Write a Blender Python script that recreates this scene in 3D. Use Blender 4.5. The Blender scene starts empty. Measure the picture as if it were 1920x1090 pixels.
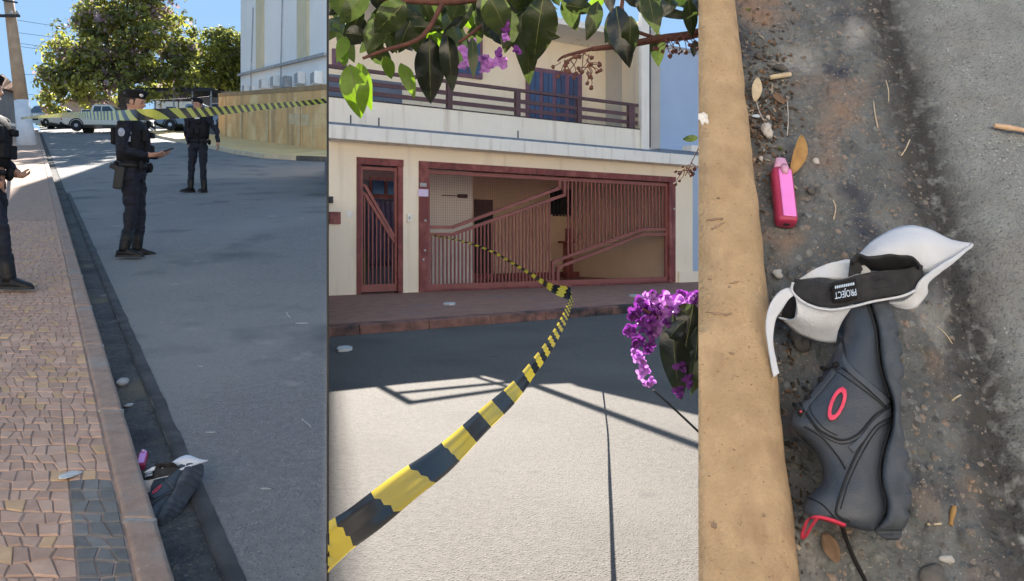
import bpy, bmesh, math, random
from mathutils import Vector, Matrix, noise as mn
from mathutils.bvhtree import BVHTree

random.seed(11)
sc = bpy.context.scene
C = sc.collection
rnd = random.random
def ru(a, b): return a + (b - a) * rnd()

# ------------------------------------------------------------------ camera
F, CX, YH, CZ = 1500.0, 960.0, 455.0, 1.12      # focal length and horizon in photograph pixels, eye height
cam_d = bpy.data.cameras.new('camera')
cam = bpy.data.objects.new('camera', cam_d); C.objects.link(cam)
cam_d.sensor_width = 36; cam_d.lens = 36 * F / 1920
cam_d.shift_y = -(545 - YH) / 1920
cam_d.clip_start = 0.05; cam_d.clip_end = 3000
cam.location = (0, 0, CZ); cam.rotation_euler = (math.pi / 2, 0, 0)
sc.camera = cam

# ------------------------------------------------------------------ light
DIV = -0.2303                                   # the sun stands in the vertical plane X = DIV * Y
ELEV = math.radians(33)
_m = math.hypot(DIV, 1)
SUN = Vector((DIV / _m * math.cos(ELEV), 1 / _m * math.cos(ELEV), math.sin(ELEV)))
world = bpy.data.worlds.new('World'); sc.world = world; world.use_nodes = True
wn = world.node_tree; bg = wn.nodes['Background']
sky = wn.nodes.new('ShaderNodeTexSky'); sky.sky_type = 'NISHITA'; sky.sun_disc = False
sky.sun_elevation = ELEV; sky.sun_rotation = math.atan2(SUN.x, SUN.y)
sky.air_density = 1.0; sky.dust_density = 0.0; sky.ozone_density = 2.5; sky.altitude = 600
gm = wn.nodes.new('ShaderNodeGamma'); gm.inputs[1].default_value = 0.22
wn.links.new(sky.outputs[0], gm.inputs[0]); tn = wn.nodes.new('ShaderNodeMix'); tn.data_type = 'RGBA'; tn.blend_type = 'MULTIPLY'; tn.inputs[0].default_value = 1; tn.inputs[7].default_value = (.62, .93, 1.3, 1)
wn.links.new(gm.outputs[0], tn.inputs[6]); wn.links.new(tn.outputs[2], bg.inputs[0]); bg.inputs[1].default_value = 0.11
sl = bpy.data.lights.new('sun', 'SUN'); sl.energy = 4.5; sl.angle = math.radians(0.25); sl.color = (1, 0.93, 0.84)
so = bpy.data.objects.new('sun', sl); C.objects.link(so)
so.rotation_euler = SUN.to_track_quat('Z', 'Y').to_euler(); so.location = SUN * 60
sc.view_settings.view_transform = 'Standard'; sc.view_settings.look = 'None'
sc.view_settings.exposure = 2.15; sc.view_settings.gamma = 1
sc.cycles.max_bounces = 8; sc.cycles.use_denoising = True

# ------------------------------------------------------------------ helpers
def lin(*c):
    if len(c) == 1: c = c[0]
    return tuple(((x / 255) / 12.92 if x <= 10 else ((x / 255 + .055) / 1.055) ** 2.4) for x in c)

MATS = {}
def mat(name, c1, c2=None, scale=6, rough=.8, bump=0, bscale=60, metal=0, spec=.3, rand=0, c3=None, s3=1.2, w3=(.55, .7), trans=0, lo=.38, hi=.64, coat=0, rough2=None, detail=6, speck=None, sscale=200, sw=(.68, .74), streak=None):
    """procedural material: two tones mixed by noise, a third in larger patches, specks, bump"""
    if name in MATS: return MATS[name]
    m = bpy.data.materials.new(name); m.use_nodes = True
    nt = m.node_tree; b = nt.nodes['Principled BSDF']; L = nt.links.new
    geo = nt.nodes.new('ShaderNodeNewGeometry')
    def noise(sc_, det=detail):
        n = nt.nodes.new('ShaderNodeTexNoise'); n.inputs['Scale'].default_value = sc_; n.inputs['Detail'].default_value = det
        n.inputs['Roughness'].default_value = .6
        L(geo.outputs['Position'], n.inputs['Vector']); return n
    def ramp(src, a, bb):
        r = nt.nodes.new('ShaderNodeMapRange'); r.inputs[1].default_value = a; r.inputs[2].default_value = bb; r.clamp = True
        L(src, r.inputs[0]); return r.outputs[0]
    def mix(fac, a, bcol):
        x = nt.nodes.new('ShaderNodeMix'); x.data_type = 'RGBA'
        if fac is not None: L(fac, x.inputs[0])
        for i, c in ((6, a), (7, bcol)):
            if hasattr(c, 'links'): L(c, x.inputs[i])
            else: x.inputs[i].default_value = (*c, 1)
        return x.outputs[2]
    col = c1
    n1 = noise(scale)
    f1 = ramp(n1.outputs[0], lo, hi)
    col = mix(f1, c1, c2 if c2 else tuple(x * .82 for x in c1))
    if c3: col = mix(ramp(noise(s3, 4).outputs[0], *w3), col, c3)
    if streak:
        mp = nt.nodes.new('ShaderNodeVectorMath'); mp.operation = 'MULTIPLY'; mp.inputs[1].default_value = (streak[1], streak[1], streak[1] * .07); L(geo.outputs['Position'], mp.inputs[0])
        ns = nt.nodes.new('ShaderNodeTexNoise'); ns.inputs['Scale'].default_value = 1; ns.inputs['Detail'].default_value = 5; L(mp.outputs[0], ns.inputs['Vector'])
        col = mix(ramp(ns.outputs[0], streak[2], streak[3]), col, streak[0])
    if speck: col = mix(ramp(noise(sscale, 2).outputs[0], *sw), col, speck)
    if rand:
        oi = nt.nodes.new('ShaderNodeObjectInfo'); h = nt.nodes.new('ShaderNodeHueSaturation')
        L(ramp(oi.outputs['Random'], 0, 1), (mr := nt.nodes.new('ShaderNodeMapRange')).inputs[0])
        mr.inputs[3].default_value = 1 - rand; mr.inputs[4].default_value = 1 + rand
        L(mr.outputs[0], h.inputs['Value']); L(col, h.inputs['Color']); col = h.outputs[0]
    L(col, b.inputs['Base Color'])
    b.inputs['Roughness'].default_value = rough; b.inputs['Metallic'].default_value = metal
    b.inputs['Specular IOR Level'].default_value = spec
    if coat: b.inputs['Coat Weight'].default_value = coat; b.inputs['Coat Roughness'].default_value = .08
    if rough2 is not None:
        mr = nt.nodes.new('ShaderNodeMapRange'); mr.inputs[3].default_value = rough; mr.inputs[4].default_value = rough2
        L(f1, mr.inputs[0]); L(mr.outputs[0], b.inputs['Roughness'])
    if bump:
        bp = nt.nodes.new('ShaderNodeBump'); bp.inputs['Strength'].default_value = 1; bp.inputs['Distance'].default_value = bump
        L(noise(bscale, 5).outputs[0], bp.inputs['Height']); L(bp.outputs[0], b.inputs['Normal'])
    if trans:
        t = nt.nodes.new('ShaderNodeBsdfTranslucent'); ms = nt.nodes.new('ShaderNodeMixShader')
        h = nt.nodes.new('ShaderNodeHueSaturation'); h.inputs['Value'].default_value = 1.6; h.inputs['Saturation'].default_value = 1.1; L(col, h.inputs['Color']); L(h.outputs[0], t.inputs[0])
        ms.inputs[0].default_value = trans; out = nt.nodes['Material Output']
        L(b.outputs[0], ms.inputs[1]); L(t.outputs[0], ms.inputs[2]); L(ms.outputs[0], out.inputs[0])
    MATS[name] = m; return m

def agg_mat(name, base, base2, cols, vs, bump, patch, pscale, speckle):
    m = bpy.data.materials.new(name); m.use_nodes = True; nt = m.node_tree; b = nt.nodes['Principled BSDF']; L = nt.links.new
    geo = nt.nodes.new('ShaderNodeNewGeometry')
    def N(t, **k):
        n = nt.nodes.new(t)
        for a, v in k.items(): setattr(n, a, v)
        return n
    def nz(s, d=5):
        n = N('ShaderNodeTexNoise'); n.inputs['Scale'].default_value = s; n.inputs['Detail'].default_value = d; L(geo.outputs['Position'], n.inputs['Vector']); return n.outputs[0]
    def mr(x, a, c):
        n = N('ShaderNodeMapRange'); n.inputs[1].default_value = a; n.inputs[2].default_value = c; L(x, n.inputs[0]); return n.outputs[0]
    def mx(f, a, c):
        n = N('ShaderNodeMix', data_type='RGBA'); L(f, n.inputs[0])
        for i, q in ((6, a), (7, c)):
            if hasattr(q, 'links'): L(q, n.inputs[i])
            else: n.inputs[i].default_value = (*q, 1)
        return n.outputs[2]
    vo = N('ShaderNodeTexVoronoi'); vo.inputs['Scale'].default_value = vs; L(geo.outputs['Position'], vo.inputs['Vector'])
    sep = N('ShaderNodeSeparateColor'); L(vo.outputs['Color'], sep.inputs[0])
    cr = N('ShaderNodeValToRGB'); L(sep.outputs[0], cr.inputs[0]); cr.color_ramp.interpolation = 'CONSTANT'
    els = cr.color_ramp.elements; els[0].color = (*cols[0], 1); els[1].position = 1 / len(cols); els[1].color = (*cols[1], 1)
    for i, c in enumerate(cols[2:], 2): e = els.new(i / len(cols)); e.color = (*c, 1)
    col = mx(mr(nz(26), .4, .62), base, base2)
    show = N('ShaderNodeMath', operation='MULTIPLY'); L(mr(vo.outputs['Distance'], .42, .3), show.inputs[0]); L(mr(nz(16), .45, .58), show.inputs[1])
    col = mx(show.outputs[0], col, cr.outputs[0])
    for (c, s, a, e) in patch: col = mx(mr(nz(s, 4), a, e), col, c)
    col = mx(mr(nz(speckle[1], 2), *speckle[2]), col, speckle[0])
    at = N('ShaderNodeAttribute', attribute_name='dirt'); dm = N('ShaderNodeMath', operation='MULTIPLY'); L(at.outputs['Fac'], dm.inputs[0]); L(mr(nz(60, 4), .25, .5), dm.inputs[1])
    col = mx(dm.outputs[0], col, (.05, .05, .05))
    L(col, b.inputs['Base Color']); b.inputs['Roughness'].default_value = .88; b.inputs['Specular IOR Level'].default_value = .25
    ad = N('ShaderNodeMath', operation='MULTIPLY_ADD'); L(mr(vo.outputs['Distance'], .5, .1), ad.inputs[0]); ad.inputs[1].default_value = .7; L(nz(vs * 2.2), ad.inputs[2])
    bp = N('ShaderNodeBump'); bp.inputs['Distance'].default_value = bump; bp.inputs['Strength'].default_value = 1; L(ad.outputs[0], bp.inputs['Height']); L(bp.outputs[0], b.inputs['Normal']); return m
class MB:
    """collects faces of ONE piece, then links it as one mesh object"""
    def __init__(s): s.v = []; s.f = []; s.mi = []; s.sm = []; s.uv = None
    def add(s, vs, fs, mi=0, smooth=False):
        k = len(s.v); s.v += [tuple(v) for v in vs]
        for f in fs: s.f.append(tuple(i + k for i in f)); s.mi.append(mi); s.sm.append(smooth)
        return s
    def box(s, x0, x1, y0, y1, z0, z1, mi=0):
        vs = [(x, y, z) for z in (z0, z1) for y in (y0, y1) for x in (x0, x1)]
        return s.add(vs, [(0, 2, 3, 1), (4, 5, 7, 6), (0, 1, 5, 4), (2, 6, 7, 3), (0, 4, 6, 2), (1, 3, 7, 5)], mi)
    def hexa(s, lo, hi, mi=0):
        """prism between two polygons of equal count"""
        n = len(lo)
        fs = [tuple(reversed(range(n))), tuple(range(n, 2 * n))] + [(i, (i + 1) % n, n + (i + 1) % n, n + i) for i in range(n)]
        return s.add(list(lo) + list(hi), fs, mi)
    def prism(s, poly, z0, z1, mi=0):
        g = lambda z, p: z(p) if callable(z) else z
        return s.hexa([(x, y, g(z0, (x, y))) for x, y in poly], [(x, y, g(z1, (x, y))) for x, y in poly], mi)
    def bar(s, p, q, w, h, up=(0, 0, 1), mi=0):
        p, q = Vector(p), Vector(q); d = (q - p).normalized(); up = Vector(up)
        sd = d.cross(up)
        if sd.length < 1e-4: sd = d.cross(Vector((1, 0, 0)))
        sd.normalize(); u2 = sd.cross(d).normalized()
        rg = lambda c: [c + sd * a * w / 2 + u2 * b * h / 2 for a, b in ((-1, -1), (1, -1), (1, 1), (-1, 1))]
        return s.hexa(rg(p), rg(q), mi)
    def loft(s, rings, mi=0, smooth=True, caps=True, closed=True):
        n = len(rings[0]); vs = [v for r in rings for v in r]; fs = []
        for i in range(len(rings) - 1):
            for j in range(n if closed else n - 1):
                fs.append((i * n + j, i * n + (j + 1) % n, (i + 1) * n + (j + 1) % n, (i + 1) * n + j))
        if caps and closed: fs += [tuple(reversed(range(n))), tuple(range((len(rings) - 1) * n, len(rings) * n))]
        return s.add(vs, fs, mi, smooth)
    def tube(s, pts, r, n=8, mi=0, smooth=True):
        pts = [Vector(p) for p in pts]; R = r if isinstance(r, (list, tuple)) else [r] * len(pts)
        t0 = (pts[1] - pts[0]).normalized(); a = t0.orthogonal().normalized(); rings = []
        for i, p in enumerate(pts):
            t = (pts[min(i + 1, len(pts) - 1)] - pts[max(i - 1, 0)]).normalized()
            a = (a - t * a.dot(t)); a = a.normalized() if a.length > 1e-5 else t.orthogonal().normalized(); b = t.cross(a)
            rings.append([p + (a * math.cos(2 * math.pi * k / n) + b * math.sin(2 * math.pi * k / n)) * R[i] for k in range(n)])
        return s.loft(rings, mi, smooth)
    def ball(s, c, r, nu=12, nv=8, M=None, mi=0, lump=0):
        rings = []; r = (r, r, r) if not hasattr(r, '__len__') else r
        for i in range(nv + 1):
            th = math.pi * min(max(i / nv, .02), .98); ring = []
            for j in range(nu):
                ph = 2 * math.pi * j / nu
                p = Vector((math.sin(th) * math.cos(ph) * r[0], math.sin(th) * math.sin(ph) * r[1], math.cos(th) * r[2]))
                if lump: p *= 1 + lump * mn.noise(p * (1.3 / max(r)) + Vector(c) * 31)
                if M: p = M @ p
                ring.append(p + Vector(c))
            rings.append(ring)
        return s.loft(rings, mi)
    def sheet(s, rows, t=0.0, mi=0, smooth=True):
        """surface patch through rows of points, given thickness t"""
        nr, nc = len(rows), len(rows[0]); P = [[Vector(p) for p in r] for r in rows]
        vs = [p for r in P for p in r]
        fs = [(i * nc + j, i * nc + j + 1, (i + 1) * nc + j + 1, (i + 1) * nc + j) for i in range(nr - 1) for j in range(nc - 1)]
        if t:
            bk = []
            for i in range(nr):
                for j in range(nc):
                    a = P[min(i + 1, nr - 1)][j] - P[max(i - 1, 0)][j]; b = P[i][min(j + 1, nc - 1)] - P[i][max(j - 1, 0)]
                    n = b.cross(a); n = n.normalized() if n.length > 1e-9 else Vector((0, 0, 1))
                    bk.append(P[i][j] + n * t)
            k = nr * nc; vs += bk; fs += [tuple(reversed([x + k for x in f])) for f in list(fs)]
            edge = [j for j in range(nc)] + [i * nc + nc - 1 for i in range(1, nr)] + [(nr - 1) * nc + j for j in range(nc - 2, -1, -1)] + [i * nc for i in range(nr - 2, 0, -1)]
            for a, b in zip(edge, edge[1:] + edge[:1]): fs.append((a, b, b + k, a + k))
        return s.add(vs, fs, mi, smooth)
    def mesh(s, name, mats):
        me = bpy.data.meshes.new(name); me.from_pydata(s.v, [], s.f)
        for m in (mats if isinstance(mats, (list, tuple)) else [mats]): me.materials.append(m)
        me.polygons.foreach_set('material_index', s.mi); me.polygons.foreach_set('use_smooth', s.sm)
        me.update(); return me
    def build(s, name, mats, parent=None, fix=True, clip=None, bevel=0):
        me = s.mesh(name, mats)
        if fix or clip:
            bm = bmesh.new(); bm.from_mesh(me)
            if clip:
                for co, no in clip:
                    g = bm.verts[:] + bm.edges[:] + bm.faces[:]
                    bmesh.ops.bisect_plane(bm, geom=g, plane_co=co, plane_no=no, clear_outer=True)
                    bmesh.ops.holes_fill(bm, edges=[e for e in bm.edges if e.is_boundary], sides=0) if fix else None
            if fix: bmesh.ops.recalc_face_normals(bm, faces=bm.faces)
            bm.to_mesh(me); bm.free()
        o = bpy.data.objects.new(name, me); C.objects.link(o)
        if parent: o.parent = parent
        if bevel:
            b = o.modifiers.new('bevel', 'BEVEL'); b.width = bevel; b.segments = 2; b.limit_method = 'ANGLE'
        return o

def tag(o, label=None, cat=None, group=None, kind=None):
    if label: o['label'] = label
    if cat: o['category'] = cat
    if group: o['group'] = group
    if kind: o['kind'] = kind
    return o
def thing(name, label, cat, loc=(0, 0, 0), rz=0, group=None, M=None):
    o = bpy.data.objects.new(name, None); C.objects.link(o); o.empty_display_size = .1
    if M is not None: o.matrix_world = M
    else: o.location = loc; o.rotation_euler = (0, 0, rz)
    return tag(o, label, cat, group)
def copy_tree(o, parent=None):
    c = o.copy(); C.objects.link(c); c.parent = parent
    for ch in list(o.children): copy_tree(ch, c)
    return c
def interp(pts, n):
    """Catmull-Rom through tuples of any length, n samples"""
    out = []; m = len(pts) - 1
    for k in range(n):
        x = k / (n - 1) * m; i = min(int(x), m - 1); t = x - i
        p0, p1, p2, p3 = (pts[max(i - 1, 0)], pts[i], pts[i + 1], pts[min(i + 2, m)])
        out.append(tuple(.5 * (2 * b + (c - a) * t + (2 * a - 5 * b + 4 * c - d) * t * t + (3 * b - a - 3 * c + d) * t ** 3) for a, b, c, d in zip(p0, p1, p2, p3)))
    return out
def ray(px, py, Y): return Vector(((px - CX) / F * Y, Y, CZ + (YH - py) / F * Y))

# ================================================================== 1. THE CLIMBING STREET (left)
SL = (YH - 205) / F                                   # the street climbs one in six
def z1(Y): return CZ - 1.6 + SL * Y
def g1(px, py, dz=0):
    Y = F * (1.6 - dz) / (py - 205); return Vector(((px - CX) / F * Y, Y, z1(Y) + dz))
DIVL = lambda Y: DIV * Y - .003                        # left of the plane between the two streets
def kx(Y, off): return -1.752 - .6 * (Y - 3.675) + off   # lines parallel to the kerb; off = 0 is the kerb's street face

M_asph1 = agg_mat('street_asphalt', (.215, .205, .197), (.18, .172, .166), [(.26, .25, .24), (.13, .13, .128), (.19, .185, .18), (.29, .28, .27)], 70, .004, [((.25, .24, .225), .5, .45, .75), ((.12, .12, .122), 1.1, .55, .7), ((.28, .265, .24), 3.5, .66, .76)], 1, ((.1, .1, .1), 130, (.62, .7)))
M_gut1 = agg_mat('gutter_grime', (.11, .108, .105), (.075, .075, .074), [(.17, .165, .155), (.09, .09, .09), (.2, .17, .14), (.13, .125, .12)], 45, .012, [((.17, .14, .1), 3, .55, .7), ((.05, .05, .055), 2.2, .52, .68), ((.22, .21, .2), 4, .62, .74)], 1, ((.26, .25, .23), 120, (.66, .72)))
M_earth = mat('dry_earth', (.22, .16, .1), (.15, .11, .07), scale=.7, rough=.95, bump=.02, bscale=8)
M_kerb1 = mat('kerb_stone_pink', (.36, .25, .19), (.27, .19, .15), scale=14, rough=.9, bump=.004, bscale=120, c3=(.3, .27, .24), s3=2.2, speck=(.42, .36, .31), sscale=60)
M_mort1 = mat('paver_mortar', (.36, .26, .21), (.26, .185, .15), scale=9, rough=.95, bump=.004, bscale=90)
M_pav1 = mat('paver_tan', (.5, .335, .25), (.42, .275, .2), scale=9, rough=.85, bump=.002, bscale=140, rand=.16, c3=(.42, .26, .2), s3=5)
M_pav1b = mat('paver_orange', (.54, .36, .21), (.46, .3, .175), scale=12, rough=.85, bump=.002, bscale=140, rand=.12)
M_pav1d = mat('paver_slate', (.185, .18, .17), (.14, .138, .132), scale=12, rough=.8, bump=.002, bscale=140, rand=.2)

def strip1(name, mats, ya, yb, xa, xb, n=2, dz=0):
    """sheet on the slope between two x(Y) lines"""
    mb = MB(); rows = []
    for i in range(n + 1):
        Y = ya + (yb - ya) * i / n
        rows.append([(xa(Y), Y, z1(Y) + dz), (xb(Y), Y, z1(Y) + dz)])
    mb.sheet(rows, 0, smooth=False); return mb.build(name, mats, fix=False)

tag(strip1('street', M_asph1, 1.9, 160, lambda Y: kx(Y, .2), lambda Y: DIVL(Y), 40), kind='structure')
tag(strip1('gutter', M_gut1, .6, 60, lambda Y: kx(Y, -.02), lambda Y: kx(Y, .25), 20, -.012), kind='structure')
tag(strip1('ground', M_earth, .6, 170, lambda Y: -140, lambda Y: kx(Y, -1.6), 6, .02), kind='structure')
mb = MB(); q = [(DIV * Y - dx, Y) for Y, dx in ((2.2, .004), (160, .004), (160, .3), (2.2, .06))]
mb.prism(q, -2, lambda p: z1(p[1]) - .006); tag(mb.build('retaining_wall', mat('retaining_concrete', (.2, .19, .18), (.14, .135, .13), scale=2, rough=.95, bump=.006, bscale=30)), 'low concrete retaining wall carrying the open edge of the climbing street', 'wall')
# rough lip of the asphalt along the gutter
mb = MB(); rows = []
for i in range(260):
    Y = 1.2 + 14 * (i / 259) ** 1.6
    e = .2 + .012 * mn.noise(Vector((0, Y * 4, 0))) + .006 * mn.noise(Vector((3, Y * 17, 0)))
    rows.append([(kx(Y, e - .005), Y, z1(Y) - .02), (kx(Y, e), Y, z1(Y) + .003), (kx(Y, e + .03), Y, z1(Y) + .008), (kx(Y, e + .075), Y, z1(Y) + .003)])
mb.sheet(rows); M_lip = mat('asphalt_lip', (.055, .055, .057), (.09, .09, .09), scale=6, rough=.9, bump=.006, bscale=120)
tag(mb.build('asphalt_lip', M_lip, fix=False), kind='structure')

# kerb: one stone after another
kerb = bpy.data.objects.new('kerb', None); C.objects.link(kerb); tag(kerb, kind='structure')
y = 1.0; k = 0
joints = [1.4, 2.35, 2.87, 3.92, 5.0, 6.0, 7.1, 8.3]
while joints[-1] < 60: joints.append(joints[-1] + (1.1 if joints[-1] < 30 else 3))
for a, b in zip(joints, joints[1:]):
    mb = MB(); g = .012; rows = []
    for i in range(5):
        Y = a + g + (b - a - 2 * g) * i / 4; z = z1(Y); w = .004 * mn.noise(Vector((Y * 5, 1, 0)))
        rows.append([(kx(Y, -.125), Y, z - .05), (kx(Y, -.124), Y, z + .128), (kx(Y, -.112), Y, z + .134), (kx(Y, -.02 + w), Y, z + .132), (kx(Y, -.004 + w), Y, z + .116), (kx(Y, .006 + w), Y, z - .05)])
    mb.loft(rows, smooth=False); mb.build('kerb_stone', M_kerb1, kerb, bevel=.006)
# lighter mortar joints
M_mj = mat('mortar_pale', (.42, .4, .37), (.3, .28, .26), scale=30, rough=.95, bump=.004, bscale=100)
for a in joints[:9]:
    mb = MB(); mb.hexa([(kx(a, -.123), a - .02, z1(a) - .04), (kx(a, .0), a - .02, z1(a) - .04), (kx(a, .0), a + .02, z1(a) - .04), (kx(a, -.123), a + .02, z1(a) - .04)],
                       [(kx(a, -.12), a - .016, z1(a) + .129), (kx(a, -.012), a - .016, z1(a) + .127), (kx(a, -.012), a + .016, z1(a) + .127), (kx(a, -.12), a + .016, z1(a) + .129)])
    mb.build('mortar_joint', M_mj, kerb)

# pavement: bed plus pavers
M_pavfar = mat('pavement_far', (.43, .28, .2), (.31, .2, .15), scale=16, rough=.9, bump=.006, bscale=30, c3=(.36, .25, .2), s3=1.5)
pav = strip1('pavement', M_mort1, 1.2, 60, lambda Y: kx(Y, -2.2), lambda Y: kx(Y, -.123), 30, .1215); tag(pav, kind='structure')
fp = strip1('pavement_far_slab', M_pavfar, 10.6, 60, lambda Y: kx(Y, -2.2), lambda Y: kx(Y, -.13), 24, .128); fp.parent = pav
# rows of hand-split stones: corners jittered so that neighbours share a crooked joint
cw, ch = .058, .082
NR, NC = 102, 26
_jr = random.Random(5); cells = []
def rowline(i, off): return 2.28 + i * ch + ch * .34 * mn.noise(Vector((off * 9, i * 1.7, 0))) + ch * .18 * mn.noise(Vector((off * 40, i * 3.1, 4)))
for i in range(NR):
    e = -.133; b0 = e; j = 0
    while e > -2.1:
        zone = e > -.133 - 2.9 * cw
        w = cw * (_jr.uniform(.86, 1.14) if zone and i < 22 else _jr.uniform(.65, 1.45))
        if zone and i < 22 and abs(e - w + .133 + 3 * cw) < .02: w = e + .133 + 3 * cw
        e1 = e - w; sl_ = 0 if zone and i < 22 and abs(e1 + .133 + 3 * cw) < .001 else _jr.uniform(-.22, .22) * cw
        q = [(e, rowline(i, e)), (e1 - sl_, rowline(i, e1)), (e1 + sl_, rowline(i + 1, e1)), (b0, rowline(i + 1, b0))]
        q[0] = (e if j == 0 else lastq[0], q[0][1]); q[3] = (e if j == 0 else lastq[1], q[3][1]); lastq = (e1 - sl_, e1 + sl_)
        cy = sum(p[1] for p in q) / 4; cx_ = (e + e1) / 2; px = CX + F * kx(cy, cx_) / cy
        if px > -25 and 205 + F * 1.47 / cy < 1112: cells.append((cy, q, i, j, zone))
        elif px <= -25: break
        e = e1; b0 = e1; j += 1
cells.sort(key=lambda c: c[0])
def paver_geo(mb, q, i, j, mi=0):
    c = Vector((sum(p[0] for p in q) / 4, sum(p[1] for p in q) / 4)); g = .003
    h = .1265 + ru(-.002, .002); tx, ty = ru(-.025, .025), ru(-.025, .025)
    lo, hi, tp = [], [], []
    for o_, Y in q:
        d = Vector((o_, Y)) - c; l = max(d.length, 1e-6); d1 = d * (1 - g * 1.5 / l); d2 = d * (1 - (g * 1.5 + .006) / l)
        a = c + d1; b = c + d2; zz = h + tx * d.x + ty * d.y
        lo.append((kx(a.y, a.x), a.y, z1(a.y) + .10)); hi.append((kx(a.y, a.x), a.y, z1(a.y) + zz - .004)); tp.append((kx(b.y, b.x), b.y, z1(b.y) + zz))
    mb.loft([lo, hi, tp], mi, smooth=False)
rest = MB()
for n_, (cy, q, i, j, zn_) in enumerate(cells):
    dark = zn_ and i < 11
    if n_ < 300:
        mb = MB(); paver_geo(mb, q, i, j)
        mb.build('paver', M_pav1d if dark else (M_pav1b if rnd() < .14 else M_pav1), pav)
    else: paver_geo(rest, q, i, j, 1 if rnd() < .12 else 0)
ro = rest.build('paver_field', [M_pav1, M_pav1b], pav); tag(ro, kind='stuff')
# white splash of cement at the corner of the dark stones
mb = MB(); c = Vector((kx(3.22, -.31), 3.22, z1(3.22) + .13)); mb.ball(c, (.035, .05, .0035), 20, 6, lump=.9); mb.build('cement_spill', mat('cement_white', (.6, .6, .58), (.45, .45, .44), scale=60, rough=.95), pav)

# gutter litter on the near side, street marks
M_white = mat('chalk_white', (.42, .42, .41), (.32, .32, .31), scale=20, rough=.9, bump=.002)
M_stone = mat('pale_stone', (.45, .44, .42), (.28, .27, .26), scale=40, rough=.9, bump=.004, bscale=80)
def stone(name, label, px, py, r, m, dz=-.012):
    p = g1(px, py, dz); mb = MB(); mb.ball((0, 0, 0), r, 12, 8, lump=.55); o = mb.build(name, m); o.location = p + Vector((0, 0, r[2] * .75)); return tag(o, label, 'stone')
stone('stone', 'pale broken stone against the kerb of the climbing street', 229, 722, (.028, .045, .024), M_stone)
stone('stone', 'small grey stone lump below the pale broken stone in the gutter', 241, 762, (.02, .03, .009), M_stone)
for px, py, w, l, a, lb in [(395, 812, .05, .012, .1, 'thin white scrap on the asphalt near the kerbside shoe'), (375, 688, .04, .01, .3, 'white scrap on the asphalt halfway up the street'),
                            (540, 592, .012, .2, .5, 'long pale chalk dash on the shaded street'), (566, 607, .09, .03, .2, 'pale smear beside the long chalk dash'),
                            (510, 406, .16, .05, .1, 'white patch on the street right of the far officer'), (565, 410, .06, .04, 0, 'small white patch right of the larger white patch on street'),
                            (575, 795, .01, .12, .7, 'rusty pale scratch on the asphalt by the panel edge'), (498, 918, .05, .012, .6, 'white stub lying in the gutter behind the shoe'), (388, 385, .05, .04, .4, 'tiny white scrap below the far officer')]:
    p = g1(px, py); mb = MB(); n = 9
    mb.prism([(p.x + (math.cos(2 * math.pi * i / n) * w / 2) * ru(.7, 1.2) - a * math.sin(2 * math.pi * i / n) * l / 2, p.y + math.sin(2 * math.pi * i / n) * l / 2 * ru(.7, 1.2)) for i in range(n)], lambda q: z1(q[1]) + .002, lambda q: z1(q[1]) + .005)
    tag(mb.build('litter_scrap', M_white), lb, 'litter')

# ---- far pavement, wall and tall white block on the right side of the street
WA, WD = Vector((-6.69, 28.9)), Vector((-.519, .855)); WN = Vector((.855, .519))
def wl(t, off=0): p = WA + WD * t + WN * off; return (p.x, p.y)
M_sand = mat('pavement_sand', (.78, .53, .23), (.64, .42, .18), scale=1.6, rough=.95, bump=.01, bscale=20, c3=(.7, .52, .28), s3=.8)
M_wall1 = mat('ochre_wall', (.8, .5, .22), (.66, .4, .17), scale=1.1, rough=.9, bump=.01, bscale=18, streak=((.42, .27, .14), 1.6, .52, .75), c3=(.84, .63, .33), s3=.6, w3=(.52, .66))
M_wall1t = mat('wall_top_stained', (.33, .22, .12), (.42, .28, .14), scale=1.5, rough=.95, bump=.01, bscale=18)
M_wallpale = mat('wall_patch_pale', (.72, .55, .33), (.6, .44, .24), scale=3, rough=.9)
kerb_pts = [(613, 303), (560, 301), (500, 297), (440, 288), (390, 277), (345, 268), (300, 259), (262, 252)]
kp = [g1(*p) for p in kerb_pts]
poly = [(p.x, p.y) for p in kp] + [wl(35, 0), wl(0, 0)]
mb = MB(); mb.prism(poly, lambda q: z1(q[1]) - .1, lambda q: z1(q[1]) + .13)
sw2 = tag(mb.build('pavement', M_sand, clip=[((0, 0, 0), (1, -DIV, 0))]), kind='structure')
M_kpale = mat('kerb_pale', (.7, .55, .36), (.58, .45, .3), scale=3, rough=.9)
for i, (a, b) in enumerate(zip(kp, kp[1:])):
    mb = MB(); mb.bar(a + Vector((0, 0, .065)), b + Vector((0, 0, .065)), .22, .15); mb.build('kerb_stone', M_kpale if i != 0 else M_gut1, sw2, clip=[((0, 0, 0), (1, -DIV, 0))])
# first kerb stone: ramp shade put in as the dark gutter tone
ww = thing('boundary_wall', 'long ochre rendered wall below the tall white block', 'wall', (WA.x, WA.y, 0))
def wallpiece(name, m, t0, t1, za, zb, o0, o1, par, clip=True):
    mb = MB(); q = [wl(t0, o0), wl(t1, o0), wl(t1, o1), wl(t0, o1)]
    sh = lambda p: (p[0] - WA.x, p[1] - WA.y)
    mb.hexa([(*sh(p), z1(p[1]) + za) for p in q], [(*sh(p), z1(p[1]) + zb) for p in q])
    return mb.build(name, m, par, clip=[((-WA.x, -WA.y, 0), (1, -DIV, 0))] if clip else None)
for r in range(5):
    t = -2 if r % 2 else -3.4; z0 = .1 + r * .44; sg = 0
    while t < 19:
        L_ = ru(2.6, 3.4); wallpiece('render_panel', M_wallpale if rnd() < .04 else M_wall1, t + .003, min(t + L_, 19) - .003, z0 + .002, z0 + .438, -.01 - ru(0, .006), .25, ww); t += L_
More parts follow.
